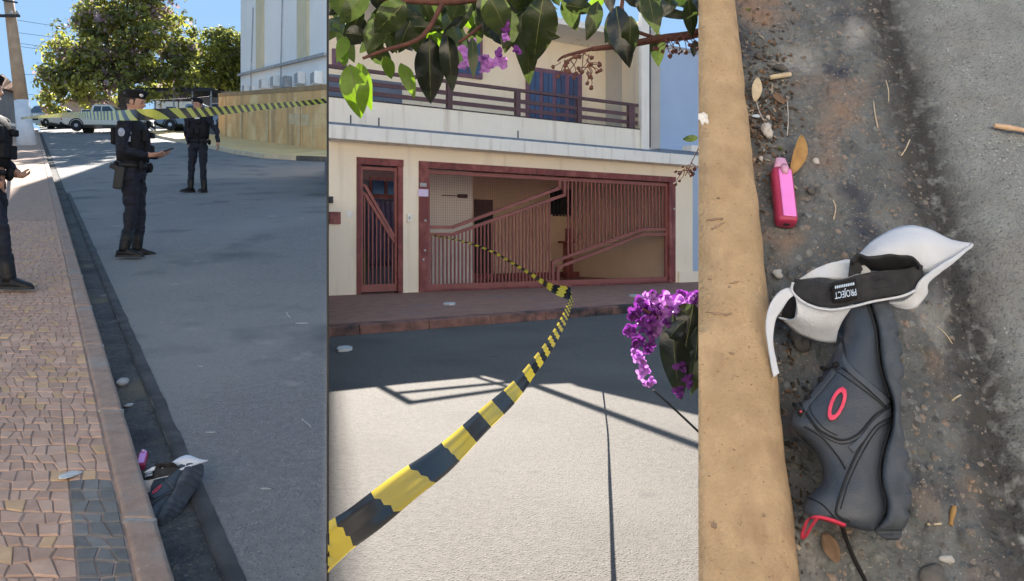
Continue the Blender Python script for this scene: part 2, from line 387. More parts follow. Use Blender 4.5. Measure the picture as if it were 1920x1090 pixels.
wallpiece('wall_core', M_wall1t, -4, 19, -.3, 2.3, .015, .22, ww)
wallpiece('coping', M_wall1t, -4, 19.05, 2.305, 2.5, -.03, .26, ww)
for t in (3.2, 8.1, 13.2): wallpiece('buttress', M_wallpale, t, t + .25, .02, 1.75, -.06, -.03, ww)

BA, BB = Vector((-8.78, 38.4)), Vector((-18.25, 53.8))
M_wht = mat('white_render', (.92, .9, .86), (.88, .86, .82), scale=.5, rough=.85, bump=.004, bscale=12, c3=(.84, .81, .76), s3=.35, w3=(.6, .75))
M_cream = mat('cream_band', (.72, .63, .43), (.66, .58, .39), scale=1, rough=.85)
M_grey = mat('service_grey', (.45, .45, .45), (.33, .33, .33), scale=3, rough=.7)
M_dark = mat('dark_metal', (.05, .05, .055), (.035, .035, .04), scale=5, rough=.6)
blk = thing('apartment_block', 'tall white rendered block with cream vertical bands behind ochre wall', 'building', (BA.x, BA.y, 5.0))
bd = (BB - BA).normalized(); bn = Vector((-bd.y, bd.x)); bn = bn if bn.dot(Vector((-1, -1))) > 0 else -bn; BL = (BB - BA).length
sd = Vector((DIV / _m, 1 / _m))
def bpt(t, o): p = bd * t + bn * o; return (p.x, p.y)
mb = MB(); foot = [(0, 0), bpt(BL, 0), tuple(bd * BL + Vector((-.32, .947)) * 14), tuple(sd * 16)]
mb.prism(foot, -.5, 23); mb.build('wall', M_wht, blk)  # unseen height and oblique footprint set to shade the climbing street
for f0, f1 in ((.17, .27), (.66, .75)):
    mb = MB(); mb.prism([bpt(BL * f0, .002), bpt(BL * f1, .002), bpt(BL * f1, .12), bpt(BL * f0, .12)], lambda p: 5.27 + 2.2 * p[1] / (bd.y * BL), 22.9); mb.build('pilaster', M_cream, blk)
mb = MB(); mb.prism([bpt(.05, .002), bpt(BL, .002), bpt(BL, .22), bpt(.05, .22)], lambda p: 5.1 + 2.2 * p[1] / (bd.y * BL), lambda p: 5.25 + 2.2 * p[1] / (bd.y * BL)); mb.build('ledge', M_grey, blk)
for f in (.05, .2, .34, .46, .6, .73, .84):
    z = ru(3.7, 4.1) + 2.2 * f; t = BL * f; u = blk
    mb = MB(); mb.prism([bpt(t, .01), bpt(t + .9, .01), bpt(t + .9, .42), bpt(t, .42)], z, z + .62)
    ac = mb.build('air_conditioner', M_wht if f != .34 else M_grey, u, bevel=.03)
    mb = MB(); mb.prism([bpt(t + .1, .43), bpt(t + .62, .43), bpt(t + .62, .45), bpt(t + .1, .45)], z + .06, z + .56); mb.build('fan_grille', M_grey, ac)
for f, zz in ((.42, 11), (.8, 9)):
    mb = MB(); a, b = bpt(BL * f, .06), bpt(BL * (f + .03), .06); mb.tube([(*a, zz + 2), (*b, 5.2 + 2.2 * f), (*b, 4.2 + 2 * f)], .035, 6); mb.build('drain_pipe', M_grey, blk)

# ---- trees
M_bark = mat('bark', (.12, .09, .07), (.07, .055, .045), scale=6, rough=.95, bump=.02, bscale=12)
M_lfA = mat('leaf_mid_green', (.27, .285, .09), (.2, .22, .07), scale=.8, rough=.6, trans=.45)
M_lfB = mat('leaf_yellow_green', (.42, .42, .1), (.32, .33, .085), scale=.8, rough=.6, trans=.35)
M_lfC = mat('leaf_dark_green', (.13, .15, .055), (.09, .105, .04), scale=.8, rough=.6, trans=.2)
M_lfD = mat('leaf_mauve_bloom', (.4, .3, .33), (.3, .23, .25), scale=.8, rough=.7, trans=.3)
def crown(blobs, n, size, mats_w, par, name='crown', shape=1.0):
    """leaf faces gathered in clumps through each blob's volume"""
    mb = MB(); tot = sum(b[1][0] * b[1][2] for b in blobs)
    for c, r in blobs:
        k = int(n * r[0] * r[2] / tot); ncl = max(6, k // 26)
        for _ in range(ncl):
            d = Vector((random.gauss(0, 1), random.gauss(0, 1), random.gauss(0, 1))).normalized() * (rnd() ** .28)
            cc = Vector((c[0] + d.x * r[0], c[1] + d.y * r[1], c[2] + d.z * r[2])); cr = ru(.25, .55) * size * 4.2
            mi = random.choices(range(len(mats_w)), [w for _, w in mats_w])[0]
            for _ in range(26):
                e = Vector((random.gauss(0, 1), random.gauss(0, 1), random.gauss(0, .8))).normalized() * (rnd() ** .5) * cr
                p = cc + e; nrm = (e.normalized() + Vector((ru(-.8, .8), ru(-.8, .8), ru(-.2, 1)))).normalized()
                a = nrm.orthogonal().normalized(); a = Matrix.Rotation(ru(0, 6.3), 3, nrm) @ a; b = nrm.cross(a); s = size * ru(.6, 1.3)
                m2 = mi if rnd() < .8 else random.randrange(len(mats_w))
                mb.add([p - a * s * .5, p + b * s * .28 + nrm * s * .05, p + a * s * .5, p - b * s * .28 + nrm * s * .05], [(0, 1, 2, 3)], m2)
    return mb.build(name, [m for m, _ in mats_w], par, fix=False)
def tree(name, label, base, blobs_px, Y, n, size, mats_w, tr=.28, cat='tree'):
    root = thing(name, label, cat, base)
    bl = []
    for px, py, rx, rz in blobs_px:
        p = ray(px, py, Y) - Vector(base); s = Y / F
        bl.append(((p.x, p.y + ru(-1, 1), p.z), (rx * s, min(rx, rz) * s * 1.05, rz * s)))
    crown(bl, n, size, mats_w, root)
    top = sum((Vector(b[0]) for b in bl), Vector()) / len(bl)
    mb = MB(); fork = Vector((0, 0, top.z * .45)); mb.tube([(0, 0, -.3), (.05, 0, fork.z * .5), fork, top + Vector((0, 0, .5))], [tr * 1.3, tr, tr * .8, tr * .25], 9)
    for b, bp_ in zip(bl, blobs_px):
        q = Vector(b[0])
        if bp_[1] < -50: mb.tube([Vector(bl[7][0]), q], [tr * .3, tr * .1], 6); continue
        mid = fork.lerp(q, .5) + Vector((ru(-.3, .3), ru(-.3, .3), .2)); mb.tube([fork, mid, q], [tr * .55, tr * .35, tr * .12], 6)
    mb.build('trunk', M_bark, root); return root
tree('tree', 'huge broad green tree with mauve tinge over the cross street', (-28.6, 59, z1(59)),
     [(235, 45, 95, 70), (300, 70, 70, 75), (170, 80, 65, 60), (135, 130, 55, 55), (105, 150, 30, 25), (205, 140, 90, 65), (290, 140, 70, 50), (250, 0, 60, 50), (120, 185, 45, 26), (330, 120, 35, 60), (185, 30, 42, 38), (400, -125, 75, 95), (340, -75, 60, 65), (285, -95, 60, 80), (430, -60, 40, 40)], 59, 30000, .4,  # last four clumps unseen, added above view to shade the far street
     [(M_lfA, 5), (M_lfB, 3.2), (M_lfC, 2.6), (M_lfD, 1.6)], .5)
tree('tree', 'smaller rounded green tree beside the tall white block', (-24.6, 68, z1(68)),
     [(410, 95, 45, 45), (440, 105, 40, 45), (385, 125, 35, 35), (425, 145, 45, 30), (455, 150, 30, 30)], 68, 8000, .38, [(M_lfA, 5), (M_lfB, 2), (M_lfC, 3)], .3)
tree('bush', 'low yellow green bushes at the far end of street', (-42, 72, z1(72)), [(72, 216, 18, 12), (95, 212, 14, 9), (55, 218, 12, 8)], 72, 1500, .35, [(M_lfB, 4), (M_lfA, 3)], .1, 'bush')
tree('tree', 'dark shaded foliage behind the carport', (-26.5, 74, z1(74)), [(380, 165, 50, 28), (330, 170, 45, 26)], 74, 2600, .5, [(M_lfC, 5), (M_lfA, 2)], .2)

# ---- far houses and carport
M_pink = mat('pale_pink_wall', (.6, .42, .32), (.5, .35, .27), scale=1, rough=.9)
M_greyw = mat('grey_house_wall', (.38, .36, .36), (.3, .28, .28), scale=1, rough=.9)
M_tile = mat('clay_roof', (.3, .15, .09), (.22, .11, .07), scale=2, rough=.9)
M_glass = mat('window_glass_dark', (.05, .07, .1), (.03, .045, .07), scale=.6, rough=.08, spec=.6)
def far_house(label, px0, px1, ytop, ybase, Y, mw, roof=True, group=None, D=6):
    a, b = ray(px0, ytop, Y), ray(px1, ytop, Y); zb = z1(Y) - .2; root = thing('house', label, 'house', ((a.x + b.x) / 2, Y, zb)); w = (b.x - a.x) / 2; h = a.z - zb
    mb = MB(); mb.box(-w, w, 0, D, 0, h); mb.build('wall', mw, root)
    if roof:
        mb = MB(); mb.hexa([(-w - .3, -.4, h + .003), (w + .3, -.4, h + .003), (w + .3, D + .4, h + .003), (-w - .3, D + .4, h + .003)], [(-w - .3, -.4, h + .12), (w + .3, -.4, h + .12), (w * .7, D / 2, h + 1.0), (-w * .7, D / 2, h + 1.0)]); mb.build('roof', M_tile, root)
    n = max(1, int(w / 1.6))
    for i in range(n):
        x = -w + (2 * w) * (i + .5) / n; mb = MB(); mb.box(x - .5, x + .5, -.05, -.004, h * .35, h * .72); f = mb.build('window', M_wht, root)
        mb = MB(); mb.box(x - .43, x + .43, -.07, -.052, h * .38, h * .69); mb.build('pane', M_glass, f)
    return root
far_house('pale pink house under the big tree behind the pickups', 112, 215, 190, 245, 70, M_pink)
far_house('cream house seen under carport behind second pickup', 290, 352, 182, 240, 72, M_wht, False)
far_house('small grey house at far left edge behind the pole', -70, -6, 165, 240, 46, M_greyw, D=2)
far_house('plain grey wall house right of the far officer', 365, 452, 172, 240, 62, M_greyw, False)
cp = thing('carport', 'dark flat carport roof on thin posts behind the officers', 'carport', (-23.5, 60, z1(60)))
zt = ray(0, 170, 60).z - z1(60); x0, x1 = ray(258, 0, 60).x + 23.5, ray(402, 0, 60).x + 23.5
mb = MB(); mb.box(x0, x1, -.5, 4, zt - .12, zt + .12); mb.build('roof', M_dark, cp)
for i in range(5):
    x = x0 + .1 + (x1 - x0 - .2) * i / 4
    for yy in (-.4, 3.8): mb = MB(); mb.tube([(x, yy, -.1), (x, yy, zt - .12)], .06, 6); mb.build('post', M_grey, cp)

# ---- utility pole and wires
M_pole = mat('pole_concrete_tan', (.5, .36, .24), (.4, .28, .19), scale=3, rough=.9, bump=.006, bscale=30)
M_lime = mat('limewash', (.75, .76, .78), (.64, .66, .7), scale=4, rough=.9, bump=.004, bscale=30)
pb = g1(51, 272, .13); up = thing('utility_pole', 'leaning tan utility pole with whitewashed foot', 'utility pole', pb)
pt = lambda py: ray(51 - (272 - py) * .128, py, pb.y) - pb
pr = .0155 * pb.y / 1.9
mb = MB(); mb.tube([pt(190), pt(120), pt(50), pt(-10)], [pr * 1.0, pr * .9, pr * .8, pr * .7], 12); mb.build('shaft', M_pole, up)
mb = MB(); mb.tube([pt(278), pt(240), pt(189)], [pr * 1.45, pr * 1.2, pr * 1.04], 12); mb.build('whitewashed_foot', M_lime, up)
c = pt(34); arm = MB(); arm.bar(c + Vector((-.8, -.32, 0)), c + Vector((.55, -.32, 0)), .1, .1); ar = arm.build('crossarm', M_dark, up)
for x in (-.65, -.3, .2, .45): mb = MB(); mb.tube([c + Vector((x, -.32, .05)), c + Vector((x, -.32, .12)), c + Vector((x, -.32, .2))], [.05, .07, .04], 8); mb.build('insulator', M_grey, ar)
c = pt(4); mb = MB(); mb.bar(c + Vector((-.1, -.25, 0)), c + Vector((.5, -.25, -.1)), .06, .06); mb.build('bracket', M_dark, up)
M_wire = mat('wire_grey', (.03, .032, .036), (.025, .026, .03), scale=3, rough=.6)
for i, (ya, yb, Yb) in enumerate([(60, 74, 50), (80, 95, 50), (86, 101, 50), (36, 62, 50), (176, 172, 54), (140, 100, 52)]):
    a = ray(51 - (272 - ya) * .128, ya, pb.y); b = ray(452, yb, Yb)
    pts = [a.lerp(b, t / 14) - Vector((0, 0, 1.6 * (t / 14) * (1 - t / 14))) for t in range(15)]
    mb = MB(); mb.tube(pts, .009, 5)
    tag(mb.build('overhead_wire', M_wire), ['overhead wire leaving the pole highest but one', 'overhead wire crossing the big tree at mid height', 'overhead wire just under the mid height wire', 'topmost overhead wire from the pole crossarm', 'low slack wire passing behind the near officer', 'slanting wire rising from pole to white block'][i], 'wire')

# ---- cars
M_silver = mat('paint_silver_white', (.66, .67, .68), (.6, .61, .62), scale=1, rough=.35, spec=.5, coat=.4)
M_ivory = mat('paint_ivory', (.74, .7, .6), (.7, .66, .56), scale=1, rough=.35, spec=.5, coat=.4)
M_steel = mat('paint_blue_grey', (.2, .26, .34), (.17, .22, .3), scale=1, rough=.35, spec=.5, coat=.4)
M_tyre = mat('tyre_rubber', (.025, .025, .027), (.04, .04, .04), scale=12, rough=.9)
M_rim = mat('wheel_rim', (.5, .5, .52), (.4, .4, .42), scale=5, rough=.35, metal=.8)
M_lamp = mat('lamp_red', (.5, .03, .02), (.4, .02, .02), scale=5, rough=.2)
M_lampw = mat('lamp_clear', (.8, .8, .8), (.7, .7, .7), scale=5, rough=.1)
M_blk = mat('black_plastic', (.02, .02, .022), (.03, .03, .03), scale=8, rough=.6)
def wheel(par, x, y, z, r, out):
    t = MB(); n = 20; rings = []
    for yy, rr in ((-.1, r * .72), (-.11, r * .95), (-.06, r), (.06, r), (.11, r * .95), (.1, r * .72)):
        rings.append([(x + rr * math.cos(2 * math.pi * k / n), y + yy, z + rr * math.sin(2 * math.pi * k / n)) for k in range(n)])
    t.loft(rings); w = t.build('wheel', M_tyre, par)
    t = MB(); yy = y + out * .085
    t.loft([[(x + r * .7 * math.cos(2 * math.pi * k / n), yy, z + r * .7 * math.sin(2 * math.pi * k / n)) for k in range(n)], [(x + r * .2 * math.cos(2 * math.pi * k / n), yy + out * .02, z + r * .2 * math.sin(2 * math.pi * k / n)) for k in range(n)]])
    t.build('rim', M_rim, w)
def vehicle(name, label, cat, loc, rz, paint, kind):
    """x = forward"""
    o = thing(name, label, cat, loc, rz); W = .9
    if kind == 'pickup':
        lower = [(-2.6, .55), (-2.62, .95), (-2.55, 1.1), (-.75, 1.1), (.95, 1.12), (2.35, 1.02), (2.6, .85), (2.62, .5), (2.4, .42), (-2.4, .42)]
        cab = [(-.8, 1.1), (-.72, 1.72), (-.55, 1.8), (.45, 1.78), (1.05, 1.13)]; win = [(-.62, 1.17), (-.55, 1.66), (.4, 1.68), (.86, 1.17)]; wx = (-1.65, 1.7); r = .38
    else:
        lower = [(-2.0, .4), (-2.05, .9), (-1.95, 1.05), (1.25, 1.05), (1.95, .9), (2.1, .7), (2.08, .4)]
        cab = [(-1.98, 1.04), (-1.85, 1.75), (-1.5, 1.85), (.6, 1.83), (1.35, 1.06)]; win = [(-1.7, 1.12), (-1.6, 1.68), (.55, 1.7), (1.1, 1.12)]; wx = (-1.3, 1.3); r = .32
    def sidep(pr, w0, ins=0, z_in=None):
        mb = MB(); c = (sum(p[0] for p in pr) / len(pr), sum(p[1] for p in pr) / len(pr))
        rs = []
        for yy, s in ((-w0, .965), (-w0 + .06, 1), (w0 - .06, 1), (w0, .965)): rs.append([(c[0] + (p[0] - c[0]) * s, yy - (ins * (p[1] - 1.05) * (1 if yy > 0 else -1) if p[1] > 1.1 else 0), c[1] + (p[1] - c[1]) * s) for p in pr])
        mb.loft(rs, smooth=False); return mb
    body = sidep(lower, W).build('body', paint, o, bevel=.03)
    cb = sidep(cab, W - .03, .18).build('cabin', paint, o, bevel=.03)
    for s in (-1, 1):
        yy = s * (W - .02); mb = MB(); mid = -.08 if kind == 'pickup' else -.6
        for a, b in ((win[0][0], mid - .04), (mid + .04, win[3][0])):
            ta = max(a, win[1][0]); tb = min(b, win[2][0])
            lo = [(a, yy, win[0][1]), (b, yy, win[0][1]), (tb, yy - s * .1, win[1][1]), (ta, yy - s * .1, win[1][1])]
            m2 = MB(); m2.hexa(lo, [(x, y - s * .05, z) for x, y, z in lo]); m2.build('side_window', M_glass, cb)
        for x in wx: wheel(o, x, s * (W - .08), r, r, s)
        for x in wx:
            m2 = MB(); n = 14; rs = [[(x + rr * math.cos(math.pi * k / n), s * (W + .012), r + rr * math.sin(math.pi * k / n)) for k in range(n + 1)] for rr in (r + .03, r + .1)]
            m2.sheet(rs, .02); m2.build('wheel_arch', M_blk if kind == 'pickup' else paint, o)
        m2 = MB(); m2.box(lower[-3][0] - .1 if kind == 'pickup' else 1.95, 2.63 if kind == 'pickup' else 2.1, s * .6 - .2, s * .6 + .2, .68, .86); m2.build('headlight', M_lampw, o)
        m2 = MB(); xr = -2.63 if kind == 'pickup' else -2.08; m2.box(xr, xr + .06, s * .78 - .09, s * .78 + .09, .72, 1.0); m2.build('tail_light', M_lamp, o)
        m2 = MB(); m2.box(.75 if kind == 'pickup' else .8, .95, s * (W + .1) - .09, s * (W + .1) + .09, 1.12, 1.28); m2.build('mirror', M_blk, o)
    # windscreen, bumpers
    a, b = cab[-2], cab[-1]; mb = MB(); e = .03
    q = [(a[0] + .1 + e, -W + .3, a[1] - .1), (a[0] + .1 + e, W - .3, a[1] - .1), (b[0] - .05 + e, W - .16, b[1] + .05), (b[0] - .05 + e, -W + .16, b[1] + .05)]
    mb.hexa(q, [(x - .06, y, z) for x, y, z in q]); mb.build('windscreen', M_glass, cb)
    for x0, x1 in ((lower[0][0] - .12, lower[0][0] + .05), (2.55, 2.72) if kind == 'pickup' else (2.02, 2.18)):
        mb = MB(); mb.box(x0, x1, -W + .02, W - .02, .38, .6); mb.build('bumper', M_blk, o, bevel=.03)
    mb = MB(); xg = 2.61 if kind == 'pickup' else 2.08; mb.box(xg, xg + .04, -.38, .38, .62, .82); mb.build('grille', M_blk, o)
    if kind == 'pickup':
        mb = MB(); mb.box(-2.5, -.85, -W + .08, W - .08, 1.101, 1.13); mb.build('bed_cover', M_blk, o)
    return o
p = g1(200, 250); vehicle('pickup_truck', 'ivory white pickup parked across the street behind near officer', 'pickup truck', (p.x + .1, p.y, z1(p.y)), .06, M_ivory, 'pickup')
p = g1(90, 242); vehicle('van', 'silver van facing down the street left of pickups', 'van', (p.x, p.y, z1(p.y)), -1.75, M_silver, 'van')
p = g1(370, 250); vehicle('pickup_truck', 'blue grey pickup parked behind the far officer', 'pickup truck', (p.x + .2, p.y, z1(p.y) + .05), .05, M_steel, 'pickup')

# ---- people
M_skin = mat('skin', (.42, .24, .17), (.36, .2, .14), scale=25, rough=.55, spec=.4)
M_unif = mat('uniform_navy', (.015, .018, .029), (.009, .011, .019), scale=14, rough=.8, bump=.012, bscale=22)
M_vest = mat('vest_black', (.005, .0055, .008), (.009, .0095, .013), scale=20, rough=.8, bump=.004, bscale=60)
M_boot = mat('boot_leather', (.006, .006, .007), (.01, .01, .011), scale=10, rough=.5, spec=.3)
M_hair = mat('short_hair', (.03, .025, .022), (.05, .04, .035), scale=90, rough=.9, bump=.003, bscale=300)
M_badge = mat('badge_silver', (.7, .7, .68), (.5, .5, .5), scale=60, rough=.4)
M_patch = mat('patch_grey_blue', (.4, .45, .55), (.2, .23, .3), scale=40, rough=.8)
def person(label, loc, rz, P, beret_badge=True, S=1.0):
    root = thing('person', label, 'person', loc, rz); root.scale = (S, S, S)
    V = Vector; mb = MB()
    def cap(p, q, r0, r1, n=12):
        p, q = V(p), V(q); mb.tube([p + (p - q).normalized() * r0 * .6, p, p.lerp(q, .5), q, q + (q - p).normalized() * r1 * .6], [r0 * .5, r0, (r0 + r1) / 2 * 1.02, r1, r1 * .5], n)
    lean = P.get('lean', 0)
    T = []
    for x, rx, ry, z in [(0, .1, .14, .82), (0, .125, .172, .9), (0, .128, .172, .97), (0, .118, .16, 1.06), (.0, .13, .175, 1.2), (.005, .138, .195, 1.33), (-.005, .11, .195, 1.43), (-.01, .075, .12, 1.49), (0, .06, .063, 1.53), (.005, .057, .058, 1.6)]:
        T.append([V((x + lean * (z - .9) + rx * math.cos(2 * math.pi * k / 20), ry * math.sin(2 * math.pi * k / 20), z)) for k in range(20)])
    mb.loft(T)
    hy = P.get('head', 0); hp = P.get('pitch', 0); nk = V((lean * .68, 0, 1.56))
    HM = Matrix.Translation(nk) @ Matrix.Rotation(hy, 4, 'Z') @ Matrix.Rotation(hp, 4, 'Y')
    H3 = HM.to_3x3()
    def hb(c, r): mb.ball(HM @ V(c), r, 16, 12, H3)
    hb((.015, 0, .125), (.098, .076, .115)); hb((.035, 0, .055), (.068, .058, .055)); hb((.07, 0, .025), (.03, .032, .024)); hb((.09, 0, .135), (.02, .045, .012))
    mb.tube([HM @ V((.1, 0, .13)), HM @ V((.122, 0, .098)), HM @ V((.1, 0, .085))], [.011, .017, .012], 8)
    mb.ball(HM @ V((.098, 0, .055)), (.012, .026, .012), 10, 8, H3)
    for s in (-1, 1): hb((.005, s * .076, .11), (.02, .012, .03))
    hands = []
    for s, k in ((1, 'L'), (-1, 'R')):
        hip, kn, an = P['leg' + k]; cap(hip, kn, .098, .068); cap(kn, an, .066, .048)
        sh, el, wr = P['arm' + k]; mb.ball(sh, .075, 12, 8); cap(sh, el, .066, .05); cap(el, wr, .05, .034)
        hd, nn = P['hand' + k]                        # direction of fingers, palm normal
        hd = V(hd).normalized(); nn = V(nn).normalized(); sdv = hd.cross(nn).normalized(); wr = V(wr); pc = wr + hd * .055
        M3 = Matrix((hd, sdv, nn)).transposed(); mb.ball(pc, (.055, .042, .018), 12, 8, M3); cap(wr, pc, .028, .026, 10)
        curl = P.get('curl', .5)
        for i, ln in enumerate((.07, .08, .075, .058)):
            b0 = pc + hd * .035 + sdv * (-.03 + .02 * i); d1 = (hd + nn * curl * .5).normalized(); d2 = (hd * .6 + nn * curl).normalized()
            mb.tube([b0, b0 + d1 * ln * .5, b0 + d1 * ln * .5 + d2 * ln * .5], [.0095, .0092, .007], 8)
        b0 = pc - hd * .02 - sdv * .036; td = (hd * .7 - sdv * .6 + nn * .5).normalized(); mb.tube([b0, b0 + td * .04, b0 + (td * .04 + (td + hd).normalized() * .03)], [.012, .011, .008], 8)
        hands.append((wr, hd))
    me = mb.mesh('body', [M_unif, M_skin])
    o = bpy.data.objects.new('body', me); C.objects.link(o)
    r = o.modifiers.new('r', 'REMESH'); r.mode = 'VOXEL'; r.voxel_size = .0075; r.use_smooth_shade = True
    s = o.modifiers.new('s', 'SMOOTH'); s.iterations = 4; s.factor = .5
    dg = bpy.context.evaluated_depsgraph_get(); dg.update(); ev = o.evaluated_get(dg); m2 = bpy.data.meshes.new_from_object(ev)
    o.modifiers.clear(); o.data = m2; bpy.data.meshes.remove(me)
    m2.materials.clear(); m2.materials.append(M_unif); m2.materials.append(M_skin)
    cl = lambda c: 1 if ((c.z > 1.535 - .02 * (c.x > .04)) and abs(c.y) < .14) or any((c - w).dot(d) > -.005 and (c - w).length < .19 for w, d in hands) else 0
    nrm = [0.0] * (3 * len(m2.vertices)); m2.vertices.foreach_get('normal', nrm)
    for i, v in enumerate(m2.vertices):
        if not cl(v.co):
            q = v.co.copy(); n1 = mn.noise(V((q.x * 8, q.y * 8, q.z * 14))) * .016 + mn.noise(V((q.x * 18, q.y * 18, q.z * 34))) * .008
            v.co = q + V(nrm[3 * i:3 * i + 3]) * n1
    for f in m2.polygons: f.material_index = cl(f.center); f.use_smooth = True
    o.parent = root
    # hair, eyes
    h = MB(); rows = []
    for i in range(9):
        th = math.pi * .5 * i / 8 * 1.25; rows.append([HM @ V((.008 + math.sin(th) * math.cos(a) * .097 * (1 if math.cos(a) < .3 else .9), math.sin(th) * math.sin(a) * .079, .128 + math.cos(th) * .118)) for a in [2 * math.pi * k / 20 for k in range(20)]])
    h.loft(rows, caps=False); hr = h.build('hair', M_hair, root, fix=False)
    for sgn in (-1, 1):
        e = MB(); e.ball(HM @ V((.1, sgn * .032, .118)), (.006, .013, .006), 8, 6, H3); e.build('eye', M_hair, root)
        e = MB(); e.ball(HM @ V((.104, sgn * .033, .138)), (.006, .02, .005), 8, 6, H3); e.build('eyebrow', M_hair, root)
    e = MB(); e.ball(HM @ V((.109, 0, .052)), (.003, .022, .003), 8, 6, H3); e.build('mouth', mat('lip', (.22, .1, .08), rough=.5), root)
    # beret
    b = MB(); rows = []
    for rr, zz, sh in ((.098, .165, 0), (.1, .19, 0), (.112, .205, .004), (.125, .222, .012), (.115, .24, .018), (.075, .252, .02), (.01, .256, .02)):
        rows.append([HM @ V((.008 + rr * .98 * math.cos(a), -sh * 1.6 + rr * .86 * math.sin(a), zz + .012 * math.cos(a) * (zz > .2) - .02 * (zz < .2) * (1 - math.cos(a)) * .5 - .25 * sh * (math.sin(a) < 0) * -math.sin(a))) for a in [2 * math.pi * k / 24 for k in range(24)]])
    b.loft(rows); br = b.build('beret', M_vest, root)
    if beret_badge:
        b = MB(); ctr = HM @ V((.085, -.055, .2)); nr = H3 @ V((.8, -.55, .1)).normalized(); a = nr.orthogonal().normalized(); bb = nr.cross(a)
        ring = lambda o_, r_: [ctr + nr * o_ + (a * math.cos(2 * math.pi * k / 12) + bb * math.sin(2 * math.pi * k / 12)) * r_ for k in range(12)]
        b.loft([ring(0, .021), ring(.012, .021), ring(.018, .012)]); b.build('badge', M_badge, br)
    # vest with pouches
    v = MB(); T = []
    for x, rx, ry, z in [(0, .148, .19, 1.03), (.0, .155, .198, 1.12), (.005, .162, .21, 1.25), (.006, .16, .212, 1.36), (-.004, .125, .18, 1.45), (-.008, .1, .14, 1.475)]:
        T.append([V((x + lean * (z - .9) + rx * math.copysign(abs(math.cos(a)) ** .75, math.cos(a)), ry * math.copysign(abs(math.sin(a)) ** .85, math.sin(a)), z)) for a in [2 * math.pi * k / 28 for k in range(28)]])
    v.loft(T); ve = v.build('vest', M_vest, root)
    for x, y_, z, w, hgt in ((.165, .08, 1.16, .05, .06), (.168, -.04, 1.16, .05, .06), (.168, -.12, 1.3, .035, .07), (.168, .1, 1.33, .05, .03), (-.17, 0, 1.3, .1, .09)):
        b = MB(); xo = x + lean * (z - .9); b.box(xo - .025, xo + .025, y_ - w, y_ + w, z - hgt, z + hgt); b.build('pouch', M_vest, ve, bevel=.012)
    for k, sg in (('L', 1), ('R', -1)):
        sh_, el_ = V(P['arm' + k][0]), V(P['arm' + k][1]); c = sh_.lerp(el_, .38) + V((0, sg * .066, 0)); b = MB(); b.ball(c, (.036, .012, .045), 12, 8); b.build('sleeve_patch', M_patch, root)
    b = MB(); xo = .172 + lean * .5; b.box(xo, xo + .008, .03, .13, 1.385, 1.41); b.build('name_strip', M_badge, ve)
    if P.get('patch'):
        b = MB(); b.box(-.2 + lean * .4, -.196 + lean * .4, -.07, .07, 1.27, 1.36); b.build('back_patch', M_patch, ve)
        for z0, y0 in ((1.33, -.196), (1.25, -.212)):
            b = MB(); b.box(-.05, .05, y0 - .022, y0 - .014, z0 - .03, z0 + .03); b.build('side_patch', M_patch, ve, bevel=.003)
    # belt with holster and pouches
    b = MB(); b.loft([[V((rx * math.cos(a), ry * math.sin(a), z)) for a in [2 * math.pi * k / 28 for k in range(28)]] for rx, ry, z in ((.138, .182, .955), (.148, .192, .96), (.148, .192, 1.0), (.138, .182, 1.005))]); be = b.build('belt', M_boot, root)
    for a, w in ((.4, .03), (1.0, .04), (2.2, .035), (-.7, .03), (-2.6, .03), (3.0, .04)):
        c = V((.165 * math.cos(a), .21 * math.sin(a), .975)); b = MB(); b.ball(c, (w, w, .055), 8, 6); b.build('belt_pouch', M_vest, be)
    hs = P.get('holster', -1); b = MB(); b.bar((-.06, hs * .2, .96), (-.085, hs * .215, .72), .06, .1, (1, 0, 0)); b.build('holster', M_blk, root, bevel=.015)
    b = MB(); b.bar((-.07, hs * .215, .93), (-.16, hs * .22, .97), .035, .05); b.build('pistol_grip', M_blk, root, bevel=.008)
    # boots
    for k in 'LR':
        hip, kn, an = (V(q) for q in P['leg' + k]); fd = V(P.get('foot' + k, (1, 0, 0))).normalized(); sdv = V((-fd.y, fd.x, 0)); b = MB()
        b.tube([an.lerp(kn, .45), an.lerp(kn, .2), an, V((an.x, an.y, an.z - .04))], [.062, .058, .056, .055], 14)
        rows = []
        for t, w, h0 in ((-.085, .022, .05), (-.075, .036, .075), (-.02, .042, .115), (.06, .043, .095), (.12, .05, .07), (.17, .046, .055), (.2, .028, .035)):
            cc = V((an.x, an.y, an.z - .1)) + fd * t
            rows.append([cc + sdv * w * math.copysign(abs(math.cos(a)) ** .7, math.cos(a)) + V((0, 0, h0 * .5 + h0 * .5 * math.copysign(abs(math.sin(a)) ** .7, math.sin(a)))) for a in [2 * math.pi * q / 16 for q in range(16)]])
        b.loft(rows); bo = b.build('boot', M_boot, root)
        b = MB(); rows = []
        for t, w in ((-.09, .03), (-.06, .043), (.05, .045), (.12, .054), (.18, .044), (.207, .025)):
            cc = V((an.x, an.y, an.z - .1)) + fd * t; rows.append([cc + sdv * w, cc - sdv * w, cc - sdv * w + V((0, 0, .022)), cc + sdv * w + V((0, 0, .022))])
        b.loft(rows, smooth=False); b.build('sole', M_blk, bo)
    return root
